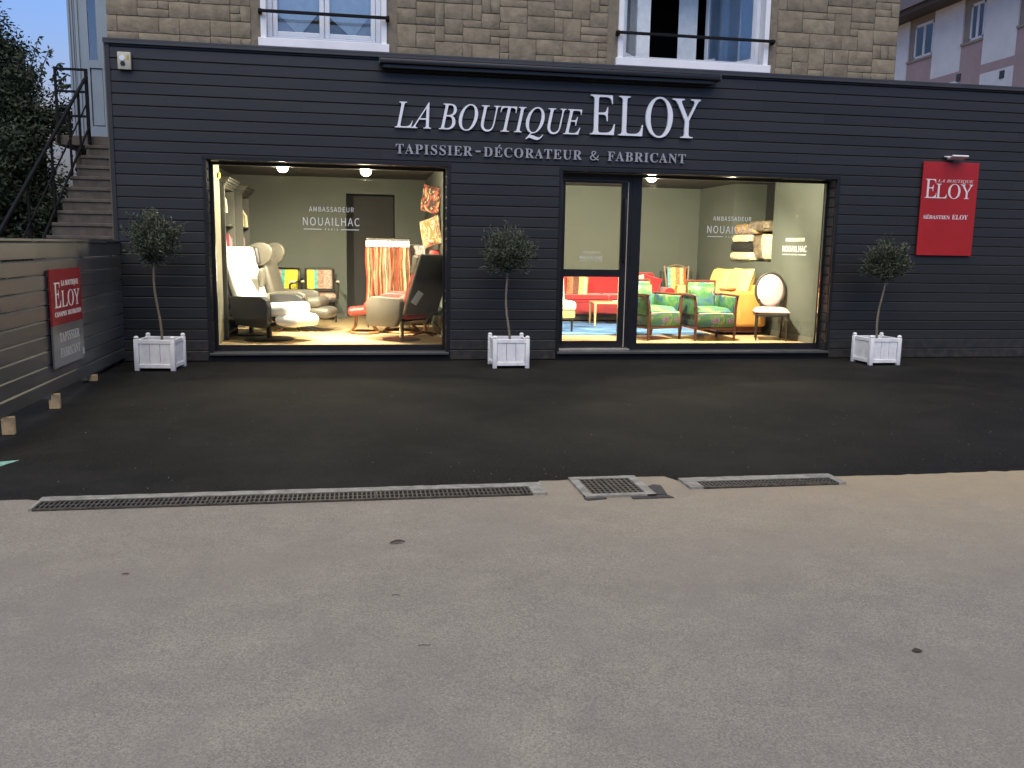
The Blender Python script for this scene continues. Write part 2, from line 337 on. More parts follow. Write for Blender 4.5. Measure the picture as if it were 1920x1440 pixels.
M['tarmac'] = asphalt('new_black_asphalt', (0.0058, 0.0058, 0.0055), (0.0130, 0.0125, 0.0112), (0.11, 0.105, 0.095), rough=0.9, big=0.5, worn=(0.020, 0.019, 0.0165), grain=52, gk=0.62)

def planks():
    m, n, l, p = nodes('light_parquet'); tc = n.new('ShaderNodeTexCoord')
    br = n.new('ShaderNodeTexBrick'); br.inputs['Scale'].default_value = 1.0; br.inputs['Brick Width'].default_value = 1.1; br.inputs['Row Height'].default_value = 0.12
    br.inputs['Mortar Size'].default_value = 0.003; br.inputs['Color1'].default_value = (0.52, 0.39, 0.22, 1); br.inputs['Color2'].default_value = (0.44, 0.31, 0.16, 1); br.inputs['Mortar'].default_value = (0.16, 0.10, 0.05, 1)
    l.new(tc.outputs['Object'], br.inputs['Vector']); l.new(br.outputs[0], p.inputs['Base Color']); p.inputs['Roughness'].default_value = 0.38
    return m
M['parquet'] = planks()

def stripes(name, stops, axis='X', width=1.0, off=0.0, rough=0.8, pat=None, interp='CONSTANT'):
    """printed or woven stripes across an object's own width"""
    m, n, l, p = nodes(name); tc = n.new('ShaderNodeTexCoord'); sx = n.new('ShaderNodeSeparateXYZ'); l.new(tc.outputs['Object'], sx.inputs[0])
    mr = n.new('ShaderNodeMapRange'); mr.inputs['From Min'].default_value = off - width / 2; mr.inputs['From Max'].default_value = off + width / 2; l.new(sx.outputs[axis], mr.inputs[0])
    rp = ramp(n, stops, interp); l.new(mr.outputs[0], rp.inputs[0])
    nz = n.new('ShaderNodeTexNoise'); nz.inputs['Scale'].default_value = 34; nz.inputs['Detail'].default_value = 4; l.new(tc.outputs['Object'], nz.inputs['Vector'])
    r2 = ramp(n, [(0.4, (0.62, 0.58, 0.55)), (0.6, (1.25, 1.2, 1.15))]); l.new(nz.outputs[0], r2.inputs[0])
    mx = n.new('ShaderNodeMix'); mx.data_type = 'RGBA'; mx.blend_type = 'MULTIPLY'; mx.inputs[0].default_value = 0.75; l.new(rp.outputs[0], mx.inputs[6]); l.new(r2.outputs[0], mx.inputs[7])
    l.new(mx.outputs[2], p.inputs['Base Color']); p.inputs['Roughness'].default_value = rough
    return m
M['stripe_y'] = stripes('yellow_teal_brocade', [(0, (0.60, 0.56, 0.06)), (0.30, (0.08, 0.42, 0.38)), (0.41, (0.34, 0.22, 0.16)), (0.66, (0.40, 0.30, 0.24)), (0.9, (0.30, 0.22, 0.20))], width=0.46)
M['stripe_y2'] = stripes('yellow_teal_brocade_mirrored', [(0, (0.40, 0.30, 0.24)), (0.35, (0.08, 0.42, 0.38)), (0.48, (0.60, 0.56, 0.06))], width=0.46)
M['patch'] = stripes('patchwork', [(0, (0.20, 0.42, 0.42)), (0.2, (0.60, 0.52, 0.20)), (0.42, (0.52, 0.26, 0.10)), (0.62, (0.62, 0.50, 0.30)), (0.8, (0.55, 0.14, 0.03))], width=0.42)
M['silk'] = stripes('red_gold_silk', [(0, (0.30, 0.13, 0.06)), (0.25, (0.14, 0.05, 0.03)), (0.5, (0.62, 0.40, 0.16)), (0.72, (0.78, 0.62, 0.36)), (0.88, (0.55, 0.25, 0.06))], width=0.45)
def floral(name='green_floral_print', dim=1.0, sc_=3.7, pr=0.30):
    m, n, l, p = nodes(name); tc = n.new('ShaderNodeTexCoord')
    nz = n.new('ShaderNodeTexNoise'); nz.inputs['Scale'].default_value = 4.2; nz.inputs['Detail'].default_value = 2; nz.inputs['Distortion'].default_value = 1.2; l.new(tc.outputs['Object'], nz.inputs['Vector'])
    b = ramp(n, [(0.30, (0.03, 0.07, 0.20)), (0.42, (0.05, 0.17, 0.18)), (0.50, (0.045, 0.19, 0.05)), (0.58, (0.09, 0.24, 0.07)), (0.72, (0.36, 0.26, 0.12))]); l.new(nz.outputs[0], b.inputs[0])
    v = n.new('ShaderNodeTexVoronoi'); v.inputs['Scale'].default_value = sc_; v.inputs['Randomness'].default_value = 0.8; l.new(tc.outputs['Object'], v.inputs['Vector'])
    r = ramp(n, [(0.0, (0.42, 0.20, 0.34)), (0.14, (0.17, 0.06, 0.20)), (0.22, (0.40, 0.22, 0.36)), (0.27, (0.10, 0.05, 0.12)), (0.32, (0.35, 0.30, 0.30))], 'CONSTANT'); l.new(v.outputs['Distance'], r.inputs[0])
    f = ramp(n, [(0.0, (1, 1, 1)), (0.36, (0, 0, 0))], 'CONSTANT'); l.new(v.outputs['Distance'], f.inputs[0])
    sc = n.new('ShaderNodeSeparateColor'); l.new(v.outputs['Color'], sc.inputs[0]); gt = n.new('ShaderNodeMath'); gt.operation = 'GREATER_THAN'; gt.inputs[1].default_value = pr; l.new(sc.outputs[1], gt.inputs[0])
    mm = n.new('ShaderNodeMath'); mm.operation = 'MULTIPLY'; l.new(f.outputs[0], mm.inputs[0]); l.new(gt.outputs[0], mm.inputs[1])
    mx = n.new('ShaderNodeMix'); mx.data_type = 'RGBA'; l.new(mm.outputs[0], mx.inputs[0]); l.new(b.outputs[0], mx.inputs[6]); l.new(r.outputs[0], mx.inputs[7])
    w2 = n.new('ShaderNodeTexWave'); w2.inputs['Scale'].default_value = 11; w2.inputs['Distortion'].default_value = 9; l.new(tc.outputs['Object'], w2.inputs['Vector'])
    r2 = ramp(n, [(0.0, (0.40 * dim, 0.40 * dim, 0.48 * dim)), (0.30, (1.05 * dim, 1.05 * dim, dim)), (1, (1.15 * dim, 1.1 * dim, dim))]); l.new(w2.outputs[0], r2.inputs[0])
    m2 = n.new('ShaderNodeMix'); m2.data_type = 'RGBA'; m2.blend_type = 'MULTIPLY'; m2.inputs[0].default_value = 0.8; l.new(mx.outputs[2], m2.inputs[6]); l.new(r2.outputs[0], m2.inputs[7])
    l.new(m2.outputs[2], p.inputs['Base Color']); p.inputs['Roughness'].default_value = 0.7
    return m
M['floral'] = floral(dim=0.55)
M['floral_d'] = floral('dark_floral_print', 0.34, 7.5, 0.1)
M['rug'] = mat('blue_rug_wool', (0.012, 0.055, 0.20), 0.95, 0.5, 3.5, 0.8, 90, stretch=(0.5, 1.6, 1), col2=(0.09, 0.20, 0.42))
STRIPC = [(0.42, 0.05, 0.03), (0.55, 0.42, 0.22), (0.30, 0.14, 0.06), (0.60, 0.50, 0.34), (0.36, 0.04, 0.03), (0.24, 0.16, 0.09), (0.50, 0.30, 0.12)]
MS = [mat('fabric_strip_%s' % n_, c, 0.85, 0.35, 40, stretch=(1, 1, 0.25)) for n_, c in zip(('red', 'cream', 'brown', 'ivory', 'crimson', 'umber', 'ochre'), STRIPC)]

